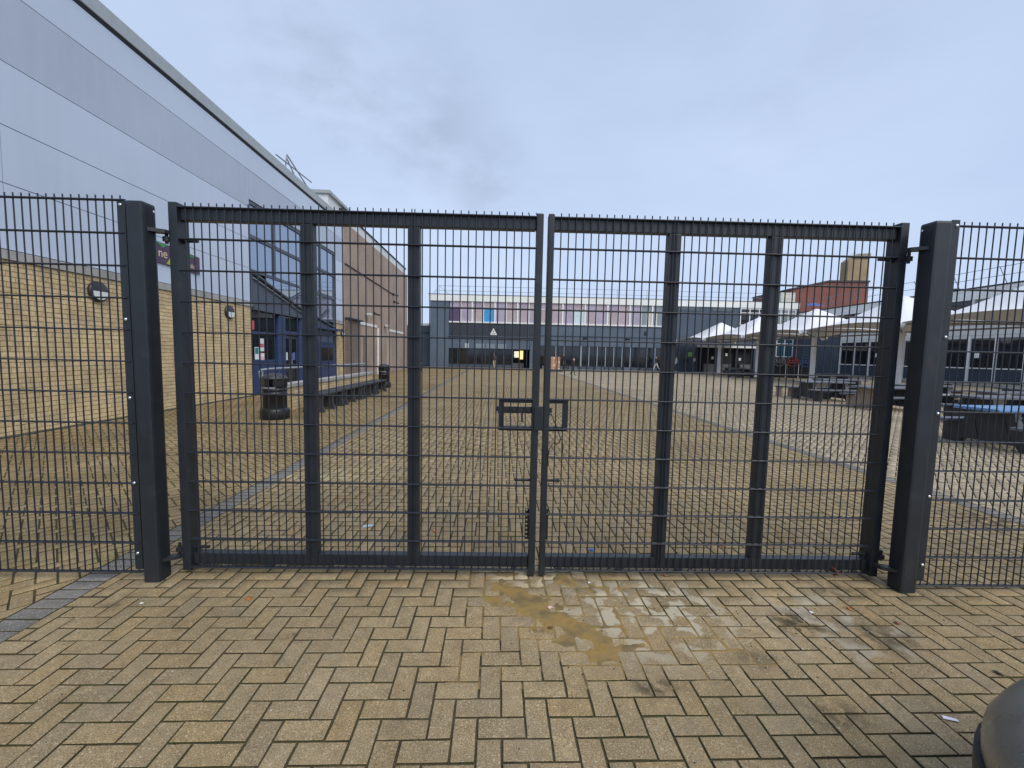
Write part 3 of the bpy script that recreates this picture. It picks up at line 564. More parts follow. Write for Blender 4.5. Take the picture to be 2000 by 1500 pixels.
# ------------------------------------------------------------------ brown brick block beyond the hall
def brick_tex(name, c1, c2, mo, axes=(1, 2), bw=.225, bh=.075):
    m = bpy.data.materials.new(name); m.use_nodes = True; t = m.node_tree; b = t.nodes['Principled BSDF']; n = t.nodes.new; l = t.links.new
    tcn = n('ShaderNodeTexCoord'); sp = n('ShaderNodeSeparateXYZ'); cb = n('ShaderNodeCombineXYZ'); l(tcn.outputs['Object'], sp.inputs[0]); l(sp.outputs[axes[0]], cb.inputs[0]); l(sp.outputs[axes[1]], cb.inputs[1])
    br = n('ShaderNodeTexBrick'); l(cb.outputs[0], br.inputs[0]); br.inputs['Scale'].default_value = 1; br.inputs['Brick Width'].default_value = bw; br.inputs['Row Height'].default_value = bh; br.inputs['Mortar Size'].default_value = .006; br.inputs['Mortar Smooth'].default_value = .2
    br.inputs['Color1'].default_value = (*c1, 1); br.inputs['Color2'].default_value = (*c2, 1); br.inputs['Mortar'].default_value = (*mo, 1); br.inputs['Bias'].default_value = -.2
    ns = n('ShaderNodeTexNoise'); ns.inputs['Scale'].default_value = .5; ns.inputs['Detail'].default_value = 5; l(tcn.outputs['Object'], ns.inputs[0])
    mr = n('ShaderNodeMapRange'); mr.inputs[1].default_value = .3; mr.inputs[2].default_value = .7; mr.inputs[3].default_value = .82; mr.inputs[4].default_value = 1.12; l(ns.outputs[0], mr.inputs[0])
    sc = n('ShaderNodeVectorMath'); sc.operation = 'SCALE'; l(br.outputs[0], sc.inputs[0]); l(mr.outputs[0], sc.inputs['Scale']); l(sc.outputs[0], b.inputs['Base Color']); b.inputs['Roughness'].default_value = .9
    bp = n('ShaderNodeBump'); bp.inputs['Strength'].default_value = .5; bp.inputs['Distance'].default_value = .01; bp.invert = True; l(br.outputs['Fac'], bp.inputs['Height']); l(bp.outputs[0], b.inputs['Normal'])
    MATS[name] = m; return m
M_BB = brick_tex('brown_brick', (.40, .305, .245), (.34, .26, .21), (.27, .22, .185))
M_BBD = brick_tex('dark_brown_brick', (.20, .155, .125), (.16, .125, .10), (.14, .11, .09))
blk = tag(empty('brick_block', to_hall((0, 20, 0)), WA), 'long brown brick block with white roof fascia beyond the hall', 'building')
bx('wall', M_BB, blk, -9, -.0, 0, 15.9, 0, 8.32)
bx('roof_fascia', mat('pale_fascia', (.62, .66, .68), .6, var=.06, vscale=1), blk, -8.9, -.12, .1, 15.7, 8.325, 8.88); bx('roof_edge', M_GAP, blk, -8.9, -.06, .05, 15.8, 8.884, 8.96)
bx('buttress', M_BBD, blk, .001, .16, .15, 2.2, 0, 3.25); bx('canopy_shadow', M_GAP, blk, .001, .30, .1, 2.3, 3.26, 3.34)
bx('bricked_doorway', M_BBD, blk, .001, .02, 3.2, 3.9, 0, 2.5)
for y0, y1, z in ((2.4, 6.2, 3.15), (9.2, 14.6, 3.1)): bx('white_lintel', mat('white_paint', (.75, .75, .74), .6), blk, .001, .035, y0, y1, z, z+.16)
for y in (6.3, 9.1): bx('downpipe', mat('white_paint', (.75, .75, .74), .6), blk, .002, .09, y, y+.09, 0, 3.14)
MB().tube([(.03, .1, 6.15), (.03, 10.6, 6.0)], .03, 6).build('cable', M_GAP, blk)
for y, z in ((3.6, 3.75), (8.0, 3.35)):
    l_ = bx('flood_lamp', mat('lamp_grey', (.55, .56, .55), .5), blk, .05, .35, y, y+.35, z, z+.14, c=.03); bx('bracket', M_GAP, l_, .0, .052, y+.1, y+.2, z-.1, z+.1)
for y, z in ((5.3, 4.0), (10.7, 5.4), (10.5, 5.95)):
    l_ = MB().cyl((.12, y, z), (.42, y+.15, z-.06), .06, n=10).build('security_camera', M_BLACK, blk); bx('bracket', M_BLACK, l_, .0, .14, y-.03, y+.03, z-.06, z+.12)

# ------------------------------------------------------------------ low wall, rail, bins, benches by the entrance
WB = 0.0154
lw_ = tag(empty('low_brick_wall', (-5.26-.115, 7.5, 0), WB), 'low yellow brick wall with concrete coping in front of the entrance', 'wall')
lm = Matrix.Translation(Vector(lw_.location)) @ Matrix.Rotation(WB, 4, 'Z'); to_lw = lambda p: tuple(lm @ Vector(p))
bx('wall_core', M_MORTAR, lw_, -.215, .0, .009, 7.7, 0, .60)
brickwork(lw_, 0.0, 7.7, 0, .60, 0.0, M_YB, 230, to_lw)
em = MB(); vs, fs = brick_mesh(.205, .065, .009, M_YB, 3)
em = [MB().add([(b_, -a, c) for a, b_, c in brick_mesh(.21, .0747, .009, M_YB, i)[0]], fs).mesh('brick', M_YB) for i in range(3)]
for r in range(7): link('brick', em[r % 3], lw_, (-.1075, .009, .04286+.08571*r))
for k in range(5): bx('coping', M_COPING, lw_, -.26, .045, -.05+k*1.56, -.05+(k+1)*1.56-.008, .604, .70, c=.008)
M_TUBE = mat('blue_grey_tube', (.30, .33, .38), .35, metal=.3)
hr = tag(empty('handrail', (0, 0, 0)), 'blue-grey tubular handrail behind the low brick wall', 'handrail')
MB().tube([(-6.42, 8.55, .78), (-6.42, 8.5, .93), (-6.41, 8.56, 1.0), (-6.34, 8.8, 1.02), (-5.95, 15.6, 1.02), (-5.95, 15.7, .98), (-5.95, 15.7, .86)], .032, 10).build('rail', M_TUBE, hr)
for t in (0.0, .33, .66, 1.0): MB().cyl((-6.41+.46*t, 8.62+6.9*t, -.01), (-6.41+.46*t, 8.62+6.9*t, 1.0), .026, n=8).build('post', M_TUBE, hr)
M_BIN = mat('black_plastic', (.009, .0095, .011), .42, var=.15, bump=.05, bscale=120)
def litter_bin(x, y, s_, label):
    o = tag(empty('litter_bin', (x, y, 0)), label, 'bin', 'hooded litter bins')
    MB().lathe([(.285*s_, 0), (.30*s_, .03), (.30*s_, .20), (.275*s_, .24), (.25*s_, .25)], 32).build('base', M_BIN, o)
    MB().lathe([(.245*s_, .25), (.245*s_, .56), (.253*s_, .565), (.253*s_, .59), (.245*s_, .595), (.245*s_, .64), (.253*s_, .645), (.253*s_, .67), (.245*s_, .675), (.245*s_, .73), (.255*s_, .735)], 32).build('body', M_BIN, o)
    for k in range(4):
        a = math.pi/4+k*math.pi/2; MB().prism([(-.10, -.02), (.10, -.02), (.10, .02), (-.10, .02)], 2, .73, .90).build('hood_support', M_BIN, o, (x*0+.215*s_*math.cos(a), .215*s_*math.sin(a), 0), (0, 0, a+math.pi/2))
    MB().lathe([(.262*s_, .895), (.268*s_, .90), (.262*s_, .925), (.20*s_, .985), (.11*s_, 1.02), (.01, 1.03)], 32).build('hood', mat('dark_grey_plastic', (.035, .037, .042), .45), o)
    n = 14; vs = [((.2565*s_)*math.cos(a), (.2565*s_)*math.sin(a), z) for z in (.690, .725) for a in [-2.2+1.2*i/n for i in range(n+1)]]
    MB().add(vs, [(i, i+1, n+2+i, n+1+i) for i in range(n)]).build('label_strip', mat('grey_print', (.22, .23, .25), .5), o)
litter_bin(-5.10, 6.75, 1.0, 'large black hooded litter bin at the near end of the low brick wall'); litter_bin(-5.15, 15.75, .95, 'black hooded litter bin at the far end of the low brick wall')
M_BEN = mat('recycled_plastic_grey', (.034, .036, .041), .55, var=.2, vscale=4, bump=.15, bscale=50)
def bench(y, ln, label):
    o = tag(empty('bench', (-4.72-.0154*(y-8), y, 0), WB), label, 'bench', 'benches along the low brick wall')
    for k in range(3): bx('seat_plank', M_BEN, o, -.25+.17*k, -.25+.17*k+.155, 0, ln, .415, .47, c=.01)
    for t in ((.06, .5, .94) if ln > 1.3 else (.08, .92)):
        prof = [(-.27, 0), (-.17, 0), (-.12, .06), (.12, .06), (.18, 0), (.29, 0), (.26, .05), (.225, .16), (.22, .28), (.235, .412), (-.235, .412), (-.22, .28), (-.225, .16), (-.25, .05)]
        MB().prism(prof, 1, t*ln-.05, t*ln+.05).build('leg_panel', M_BEN, o)
bench(7.75, 1.55, 'dark plastic bench nearest the big litter bin'); bench(9.45, 1.55, 'dark plastic bench, second from the big litter bin'); bench(11.15, 1.5, 'dark plastic bench, third from the big litter bin'); bench(12.75, 1.25, 'dark plastic bench farthest from the big litter bin')
bo = tag(empty('bollard', (-7.0, 33.6, 0)), 'black bollard in front of the far dark blue building', 'bollard')
MB().lathe([(.16, 0), (.16, .25), (.13, .28), (.13, .78), (.15, .80), (.15, .98), (.10, 1.06), (.01, 1.08)], 16).build('shaft', M_BIN, bo); MB().lathe([(.1325, .60), (.1325, .70)], 16).build('band', mat('grey_print', (.2, .2, .2)), bo)

# ------------------------------------------------------------------ far building across the yard
YB = 46.0
M_BLUE = mat('blue_grey_render', (.10, .133, .178), .85, var=.12, vscale=.5, streak=.1, bump=.1, bscale=12)
M_BLUED = mat('dark_blue_render', (.066, .090, .124), .8, var=.12, vscale=.4, streak=.12)
M_CRM = mat('cream_fascia', (.80, .82, .78), .6, var=.05, vscale=.6, streak=.06)
M_WHT = mat('white_paint', (.75, .75, .74), .6)
M_DARKG = glass('dark_glass', (.012, .014, .017), .05); M_SKYG = glass('pale_glass', (.22, .25, .27), .05)
far = tag(empty('far_building', (0, YB, 0)), 'two storey blue-grey building with cream fascia and mauve window panels across the yard', 'building')
def fb(name, m, x0, x1, d0, d1, z0, z1, c=0.0, parent=None): return bx(name, m, parent or far, x0, x1, -d1, -d0, z0, z1, c=c)   # d = distance proud of the face
bx('core', M_BLUED, far, -8.3, 34.0, .3, 12, 2.76, 8.1); bx('core', M_BLUED, far, 3.76, 34.0, .3, 12, 0, 2.755); bx('core', M_BLUED, far, -8.3, -6.21, .3, 12, 0, 2.755); bx('core', M_DK, far, -6.2, 3.755, 3.05, 12, 0, 2.755)
fb('fascia', M_CRM, -8.5, 34.0, -.3, .12, 7.46, 8.17); fb('roof_edge', M_GAP, -8.55, 34.0, -.3, .16, 8.175, 8.22)
fb('wall', M_BLUE, -8.3, -6.2, -.3, .02, 0, 7.455)
fb('wall', M_BLUE, 3.62, 19.2, -.3, .0, 2.75, 5.03); fb('wall', M_BLUED, 19.2, 34.0, -.3, .04, 3.06, 7.455); fb('wall', M_BLUED, 19.2, 22.3, -.3, .04, 0, 3.055); fb('wall', M_BLUED, 29.15, 34.0, -.3, .04, 0, 3.055); fb('wall', M_BLUED, 18.35, 19.19, -.3, .0, 5.035, 7.455)
# mauve window band
fb('sill', M_WHT, -6.2, 18.35, -.2, .14, 5.035, 5.19, c=.01)
MA = [mat('mauve_panel_%d' % i, c, .25, var=.1, vscale=1.2) for i, c in enumerate([(.42, .34, .38), (.39, .34, .43), (.43, .36, .37), (.37, .31, .40)])]
fb('window_backing', M_GAP, -6.2, 18.35, -.3, -.1, 5.19, 7.455)
NB = 19; bw = (18.30+6.15)/NB
for i in range(NB):
    a = -6.15+bw*i; b_ = a+bw; m = MA[(i*5+i//3) % 4]
    lo = m; hi = MA[(i*3+1) % 4]
    if i == 0: lo = mat('dark_mauve', (.10, .07, .13), .3)
    if i == 3: lo = mat('sky_blue_panel', (.05, .30, .62), .3)
    if i == 11: lo = mat('pale_blind', (.55, .66, .70), .4)
    if i >= 17: lo = hi = M_SKYG
    win = fb('window', lo, a+.05, b_-.05, -.09, -.05, 5.20, 6.66); fb('upper_pane', hi, a+.05, b_-.05, -.09, -.05, 6.74, 7.44, parent=win)
    fb('mullion', M_WHT, b_-(.09 if i % 2 else .045), b_+(.09 if i % 2 else .045), -.1, .03, 5.195, 7.45)
    if i > 6: fb('transom', M_WHT, a+.05, b_-.095, -.1, .0, 6.665, 6.735)
fb('curtain', mat('curtain', (.6, .58, .52), .8), 16.4, 16.9, -.085, -.048, 5.2, 6.6); fb('curtain', mat('curtain', (0, 0, 0)), 17.3, 17.6, -.085, -.048, 5.2, 6.6)
# ribbed cladding left, ledge and blue band, dark shop front
b = MB(); x = -6.18; pr_ = [(x, .02)]
while x < 3.45:
    pr_ += [(x+.06, .02), (x+.08, .06), (x+.15, .06), (x+.17, .02)]; x += .193
pr_ = [(p[0], -p[1]) for p in pr_]+[(3.5, -.02), (3.5, .2), (-6.18, .2)]
b.prism(pr_, 2, 3.61, 5.03); b.build('ribbed_cladding', mat('slate_cladding', (.040, .050, .066), .5, var=.08, vscale=.6), far)
fb('ledge', M_SLATE, -6.2, 3.6, -.2, .22, 3.45, 3.6); fb('fascia_band', M_BLUE, -6.2, 3.0, -.2, .03, 2.15, 3.445); fb('pier', M_BLUE, 3.05, 3.75, -.3, .08, 0, 3.445); fb('cladding_trim', M_WHT, 3.505, 3.62, -.2, .05, 3.61, 5.03)
for a, m in ((-4.35, (.5, .56, .6)), (-3.1, (.20, .25, .29)), (-1.9, (.18, .23, .27)), (-.6, (.19, .24, .28))): fb('frosted_panel', mat('frosted_%d' % int(-a*10), m, .5), a, a+(.42 if a < -4 else .95), .031, .045, 2.2, 2.72)
fb('shop_interior', M_DK, -6.2, 3.05, -3.0, -2.9, 0, 2.15)
for i in range(7):
    a = -6.2+1.045*i; fb('shop_window', M_DARKG, a+.03, a+1.015, -.12, -.09, .36, 2.1); fb('shop_mullion', M_SLATE, a+1.015, a+1.075, -.13, -.03, 0, 2.14); fb('stall_riser', M_SLATE, a+.03, a+1.015, -.12, -.05, 0, .35)
fb('lit_menu_board', mat('lit_yellow', (.9, .7, .3), .5, emit=((1, .72, .30), .9)), 1.95, 2.42, -2.6, -2.55, 1.0, 2.02); fb('lit_opening', mat('lit_cream', (.9, .85, .7), .5, emit=((1, .9, .7), .6)), 1.35, 1.9, -2.7, -2.65, 1.2, 1.95)
fb('counter', mat('counter_grey', (.2, .2, .2), .6), 1.15, 2.5, -2.2, -1.6, 0, .55)
# glazed doors right
fb('door_interior', M_DK, 3.76, 19.1, -.29, -.25, 0, 2.74); fb('door_head', M_BLUE, 3.76, 19.1, -.2, .03, 2.66, 2.745)
x = 4.1; k = 0
while x < 18.6:
    wd = .16 if k % 6 == 5 else .09
    fb('door_mullion', mat('pale_blue_frame', (.24, .31, .39), .5), x, x+wd, -.15, .0, .36, 2.655); fb('door_pane', M_DARKG, x+wd+.004, x+.95, -.13, -.11, .37, 2.655); x += .955; k += 1
for i in range(14):
    a = 4.5+i*1.03; fb('stall_riser', M_BLUE if i % 3 == 0 else M_SLATE, a, a+.96, -.1, .10+.12*(i % 2), 0, .35)
# sign, cameras, cables
tri = MB().prism([(-1.56, 3.72), (-.70, 3.72), (-1.13, 4.50)], 1, -.10, -.07).build('triangle_sign', mat('sign_white', (.72, .74, .70), .5), far)
fb('sign_mark', mat('grey_mark', (.2, .2, .2), .5), -1.21, -1.05, .1001, .104, 4.06, 4.2, parent=tri)
for z in (3.80, 3.90): fb('sign_line', mat('grey_mark', (0, 0, 0)), -1.38, -.88, .1001, .104, z, z+.04, parent=tri)
for x in (9.2, 14.0): MB().cyl((x, -.02, 3.62), (x+.35, -.5, 3.5), .09, n=10).build('security_camera', M_BLACK, far)
fb('alarm_box', M_BLACK, 16.2, 16.45, .001, .1, 4.1, 4.5)
for z, a, b_ in ((3.75, 3.7, 19.0), (3.35, 19.2, 22.5)): fb('cable', M_GAP, a, b_, .042, .075, z, z+.05)
# right end: louvres, window, kiosk recess
for a in (20.0, 23.85):
    lv = fb('louvre', M_SLATE, a, a+2.4, .041, .07, 6.98, 7.44)
    for q in range(3): fb('louvre_blade', mat('louvre_grey', (.16, .18, .2), .5), a+.05, a+2.35, .071, .10, 7.03+q*.14, 7.09+q*.14, parent=lv)
def framed_window(x0, x1, z0, z1, nx_, glassm, name='window'):
    wf = fb(name, glassm, x0, x1, .041, .05, z0, z1)
    for i in range(nx_+1): q = x0+(x1-x0)*i/nx_; fb('frame', M_WHT, q-.05, q+.05, .051, .10, z0, z1, parent=wf)
    fb('frame', M_WHT, x0+.05, x1-.05, .052, .09, z1-.1, z1, parent=wf); fb('frame', M_WHT, x0+.05, x1-.05, .052, .09, z0, z0+.1, parent=wf); fb('frame', M_WHT, x0+.05, x1-.05, .0515, .085, z0+(z1-z0)*.72, z0+(z1-z0)*.76, parent=wf)
framed_window(27.2, 30.4, 5.45, 7.40, 3, M_DARKG); framed_window(31.0, 33.6, 5.45, 7.4, 3, M_SKYG); framed_window(31.6, 33.5, 1.9, 4.0, 2, glass('teal_glass', (.03, .10, .14), .08))
fb('kiosk_back', M_DK, 22.3, 29.15, -.29, -.25, 0, 3.05); fb('kiosk_lintel', M_WHT, 22.35, 29.1, -.1, .45, 2.83, 3.055, c=.01)
for x in (22.32, 24.6, 26.9, 29.0): fb('kiosk_post', M_SLATE, x, x+.14, -.2, .1, 0, 2.82)
for x, m in ((23.2, (.12, .13, .14)), (25.1, (.10, .11, .12)), (27.4, (.13, .14, .15))): fb('kiosk_counter', mat('kiosk_%d' % int(x), m, .6), x, x+1.2, -.2, .2, 0, .95)
for x, z in ((24.0, 1.5), (25.6, 1.9), (27.2, 1.4)): fb('kiosk_notice', mat('sign_white', (0, 0, 0)), x, x+.25, .2, .22, z, z+.3)
fb('green_sign', mat('green_sign', (.25, .55, .15), .5), 21.35, 21.8, .041, .06, 1.75, 2.25); fb('pale_notice', M_WHT, 22.0, 22.2, .101, .11, 1.2, 1.55)
for x in np.arange(-7.4, 33.9, 3.4):
    MB().cyl((x, .4, 8.2), (x, .4, 9.25), .022, n=6).build('rail_post', M_RAIL, far)
for z in (8.65, 9.2): MB().cyl((-7.4, .4, z), (33.8, .4, z), .02, n=6).build('roof_rail', M_RAIL, far)
MB().tube([(-7.4, .4, 9.2), (-6.2, .4, 8.2)], .02, 6).build('rail_brace', M_RAIL, far); MB().tube([(-8.2, .4, 8.2), (-7.7, .4, 8.75), (-7.9, .4, 8.2)], .02, 6).build('rail_brace', M_RAIL, far)
bx('roof_unit', mat('cream_unit', (.66, .65, .55), .6), far, 32.6, 34.3, 1.2, 2.4, 8.2, 9.5)
tarp = MB().add([(36.9, 2, 8.15), (38.6, 2, 8.15), (38.3, 3.5, 8.35), (37.1, 3.5, 8.4), (37.5, 2.6, 8.6)], [(0, 1, 4), (1, 2, 4), (2, 3, 4), (3, 0, 4), (3, 2, 1, 0)]).build('blue_cover', mat('blue_sheet', (.05, .12, .4), .6), far)
lowb = tag(empty('low_side_block', (-10.6, 48.5, 0)), 'low dark blue side block left of the far building', 'building')
bx('wall', M_BLUED, lowb, -3, 2.05, -.2, 8, 0, 4.75); bx('parapet', M_CRM, lowb, -3.1, 2.06, -.25, 8, 4.755, 5.02); bx('cable', M_GAP, lowb, -3, 2.05, -.25, -.205, 3.9, 3.97)

# ------------------------------------------------------------------ white canopied building on the right
XR = 34.0
rb = tag(empty('white_clad_building', (XR, 0, 0)), 'long low building with white boarded fascia behind the tensile canopies', 'building')
def rbx(name, m, d0, d1, y0, y1, z0, z1, c=0.0, parent=None): return bx(name, m, parent or rb, -d1, -d0, y0, y1, z0, z1, c=c)
M_BRD = mat('white_boarding', (.86, .88, .86), .6, var=.05, vscale=.8, streak=.06); M_PALE = mat('pale_wall', (.62, .62, .60), .8, var=.08, vscale=.8)
Y0R, Y1R = 6.0, 45.9
rbx('core', M_DK, -12, -.4, Y0R, Y1R, 0, 6.9)
for q in range(4): rbx('fascia_board', M_BRD, -.4, .10+.01*(q % 2), Y0R, Y1R, 6.20+.195*q, 6.20+.195*(q+1)-.012)
rbx('roof_edge', M_GAP, -.4, .18, Y0R, Y1R, 6.985, 7.07)
rbx('wall_panel', M_PALE, -.4, -.02, Y0R, 39.6, 3.62, 5.35); rbx('wall', M_BLUED, -.4, .0, 39.62, Y1R, 0, 5.35); rbx('plinth', mat('plinth_cream', (.45, .41, .34), .9), -.4, .06, Y0R, 39.6, 0, .24)
y = 39.5; k = 0
while y > Y0R+1.8:
    rbx('mullion', M_WHT, -.1, .05, y-.075, y+.075, .245, 3.6)
    rbx('glazing', M_DARKG, -.08, -.05, y-1.62, y-.08, 1.31, 3.4); rbx('spandrel_panel', mat('spandrel_blue', (.035, .052, .085), .4), -.08, -.04, y-1.62, y-.08, .25, 1.22); rbx('rail', M_WHT, -.1, .03, y-1.62, y-.08, 1.225, 1.305); rbx('head', M_PALE, -.1, .0, y-1.62, y-.08, 3.405, 3.6)
    rbx('upper_mullion', M_WHT, -.1, .05, y-.09, y+.09, 5.36, 6.195); rbx('upper_window', M_SKYG if k % 3 else M_DARKG, -.08, -.05, y-1.60, y-.1, 5.36, 6.195)
    y -= 1.7; k += 1
while y < 44: y += 1.7
for y in (41.2, 42.9, 44.6): rbx('upper_mullion', M_WHT, -.1, .05, y-.09, y+.09, 5.36, 6.195); rbx('upper_window', M_DARKG, -.08, -.05, y-1.60, y-.1, 5.36, 6.195)
for q in ((32.7, 32.85), (33.55, 33.7)): rbx('white_door_frame', M_WHT, .051, .3, *q, .0, 3.2)
rbx('white_door_frame', M_WHT, .051, .3, 32.851, 33.549, 3.05, 3.2); rbx('white_door_frame', M_WHT, .051, .3, 32.851, 33.549, 1.1, 1.3); rbx('green_panel', mat('green_panel', (.2, .42, .3), .5), .06, .2, 32.86, 33.54, 3.25, 3.7)
for x, y in ((0, 26.9), (0, 35.2)): rbx('notice', M_WHT, .0, .02, y, y+.3, 2.0, 2.35)
for z in (7.75, 8.35): MB().cyl((.5, Y0R, z), (.5, Y1R, z), .02, n=6).build('roof_rail', M_RAIL, rb)
for y in np.arange(8, 45, 3.1): MB().cyl((1.3, y, 7.0), (.5, y, 8.4), .025, n=6).build('rail_post', M_RAIL, rb)

# ------------------------------------------------------------------ tensile canopies
def fabric():
    m = bpy.data.materials.new('white_membrane'); m.use_nodes = True; t = m.node_tree; b_ = t.nodes['Principled BSDF']; n = t.nodes.new
    b_.inputs['Base Color'].default_value = (.78, .77, .78, 1); b_.inputs['Roughness'].default_value = .6
    ns = n('ShaderNodeTexNoise'); ns.inputs['Scale'].default_value = .6; geo = n('ShaderNodeNewGeometry'); t.links.new(geo.outputs['Position'], ns.inputs[0])
    rp = n('ShaderNodeValToRGB'); rp.color_ramp.elements[0].color = (.70, .69, .70, 1); rp.color_ramp.elements[1].color = (.84, .83, .84, 1); t.links.new(ns.outputs[0], rp.inputs[0]); t.links.new(rp.outputs[0], b_.inputs['Base Color'])
    return m
M_FAB = fabric(); HALF, EAVE, APEX, XT = 3.42, 3.52, 5.38, 23.0
def canopy_mesh():
    nt_, nr = 64, 14; V = []; F = []
    for j in range(nr+1):
        t = .05+.95*j/nr
        for i in range(nt_):
            a = 2*math.pi*i/nt_; c, s_ = math.cos(a), math.sin(a); k = 1/max(abs(c), abs(s_)); ex, ey = c*k, s_*k      # on the unit square
            e_ = min(abs(ex), abs(ey))                                          # 0 mid edge .. 1 corner
            sc = 1-.055*(1-e_**2); z = (EAVE+.34*(1-e_**2))*t**1.0+0*(1-t)
            zz = (EAVE+.22*(1-e_**2))+(APEX-EAVE-.22*(1-e_**2))*(.72*(1-t)**1.6+.28*(1-t*t)**2.6)
            V.append((ex*HALF*sc*t, ey*HALF*sc*t, zz))
    for j in range(nr):
        for i in range(nt_): F.append((j*nt_+i, j*nt_+(i+1) % nt_, (j+1)*nt_+(i+1) % nt_, (j+1)*nt_+i))
    me_ = raw_mesh('membrane', V, F, M_FAB); me_.polygons.foreach_set('use_smooth', [True]*len(me_.polygons))
    return me_
M_COLW = mat('white_column', (.80, .80, .81), .5, var=.06); M_ARM = mat('grey_arm', (.30, .29, .28), .6)
proto = empty('tensile_canopy', (XT, 42.05, 0))
mo = link('membrane', canopy_mesh(), proto); md = mo.modifiers.new('thick', 'SOLIDIFY'); md.thickness = .02; md.offset = 0
MB().cyl((0, 0, 0), (0, 0, 5.1), .17, n=18).build('column', M_COLW, proto); MB().lathe([(.30, 5.10), (.28, 5.24), (.16, 5.34), (.02, 5.37)], 18).build('peak_cap', M_COLW, proto); MB().lathe([(.35, 0), (.35, .05), (.22, .09)], 18).build('base_plate', M_COLW, proto)
for a in (1, 3, 5, 7):
    q = a*math.pi/4; e_ = Vector((math.cos(q), math.sin(q), 0))
    ar = MB().cyl(e_*.15+Vector((0, 0, 3.30)), e_*(HALF*1.36)+Vector((0, 0, EAVE-.06)), .05, n=8).build('arm', M_ARM, proto); MB().cyl(e_*(HALF*1.34)+Vector((0, 0, EAVE-.15)), e_*(HALF*1.40)+Vector((0, 0, EAVE-.06)), .16, n=12).build('corner_plate', M_COLW, ar)
TL = ['farthest white peaked canopy, against the far building', 'second farthest white peaked canopy, behind the right gate upright', 'middle white peaked canopy with its column beside the dark oval signs', 'white peaked canopy seen behind the right gate post', 'nearest white canopy, seen through the right fence']
for i, y in enumerate((42.05, 35.2, 28.3, 21.4, 14.6)):
    o = proto if i == 0 else copy_tree(proto); o.location = (XT, y, 0); tag(o, TL[i], 'canopy', 'row of white tensile canopies')

# ------------------------------------------------------------------ brick tower beyond
tw = tag(empty('brick_tower', (43.7, 62, 0)), 'tan brick tower rising from a red brick block behind the white fascia', 'building')
M_RED = brick_tex('red_brick', (.26, .095, .07), (.21, .08, .06), (.20, .12, .10), axes=(0, 2)); M_TAN = brick_tex('tan_brick', (.40, .29, .16), (.34, .25, .14), (.30, .24, .17), axes=(0, 2))
MB().prism([(0, 0), (12.0, 0), (12.0, 13.7), (5.7, 13.6), (0, 12.25)], 1, 0, 10).build('red_block', M_RED, tw); MB().prism([(-.1, 12.25), (5.7, 13.605), (12.1, 13.705), (12.1, 13.95), (5.7, 13.85), (-.1, 12.5)], 1, -.15, 10).build('parapet', mat('dark_flashing', (.06, .05, .055), .7), tw)
MB().prism([(8.75, 13.96), (12.05, 13.96), (12.0, 18.0), (10.1, 17.85), (9.3, 17.35), (8.75, 16.9)], 1, .2, 1.7).build('tower_shaft', M_TAN, tw); MB().prism([(12.03, 17.35), (12.05, 18.1), (10.0, 17.95), (9.2, 17.45), (9.7, 17.35)], 1, .05, .195).build('tower_cap', mat('lead_cap', (.30, .29, .20), .7), tw)
for x, h in ((9.6, 18.2), (10.0, 18.35), (10.4, 18.45), (10.7, 18.3)): MB().cyl((x, 1.0, 17.3), (x, 1.0, h), .05, n=6).build('aerial', M_WHT, tw)

# ------------------------------------------------------------------ picnic tables
M_TAN2 = mat('tan_plastic', (.33, .25, .18), .6, var=.15, vscale=3); M_TOP = mat('grey_plastic_top', (.115, .125, .145), .45, var=.12, vscale=3); M_BLT = mat('blue_plastic_top', (.12, .26, .48), .4, var=.08); M_PAN = mat('charcoal_plastic', (.036, .037, .042), .55, var=.22, vscale=3, bump=.2, bscale=30)
END = [(-.78, 0), (-.50, 0), (-.42, .10), (.42, .10), (.50, 0), (.78, 0), (.80, .41), (.47, .41), (.40, .55), (.38, .685), (-.38, .685), (-.40, .55), (-.47, .41), (-.80, .41)]
parts_cache = {}
def table(x, y, rz, label, left=M_PAN, right=M_PAN, top=M_TOP, bench_=M_TOP, name='picnic_table'):
    o = tag(empty(name, (x, y, 0), rz), label, 'picnic table', 'picnic tables under the canopies')
    def part(nm, key, mk, m, loc):
        if (key, m.name) not in parts_cache: parts_cache[(key, m.name)] = mk().mesh(nm, m)
        return link(nm, parts_cache[(key, m.name)], o, loc)
    for k in range(5): part('top_plank', 'tp', lambda: MB().box(-.98, .98, -.072, .072, .69, .75, c=.012), top, (0, -.31+.155*k, 0))
    for s_ in (-1, 1):
        for k in range(2): part('bench_plank', 'bp', lambda: MB().box(-.95, .95, -.068, .068, .412, .465, c=.012), bench_, (0, s_*.58+s_*.145*k, 0))
    for s_, m in ((-1, left), (1, right)):
        e_ = part('end_panel', 'ep', lambda: MB().prism(END, 0, -.06, .06), m, (s_*.62, 0, 0))
        for q in (-.25, .25): link('moulded_rib', rib_mesh(m), e_, (-s_*0, q, 0))
    part('brace', 'br', lambda: MB().box(-.555, .555, -.06, .06, .30, .38, c=.01), M_PAN, (0, 0, 0))
    return o
def rib_mesh(m):
    if ('rib', m.name) not in parts_cache: parts_cache[('rib', m.name)] = MB().prism([(-.10, .14), (-.05, .14), (.08, .60), (.02, .60)], 0, -.075, .075).mesh('moulded_rib', m)
    return parts_cache[('rib', m.name)]
table(9.85, 4.9, 0.03, 'nearest picnic table, with the light blue top', top=M_BLT)
table(12.75, 7.65, -.02, 'charcoal picnic table just beyond the blue topped one'); table(12.7, 10.9, .02, 'picnic table with a tan left end panel', left=M_TAN2); table(12.75, 13.75, -.03, 'charcoal picnic table at the far left of the front row')
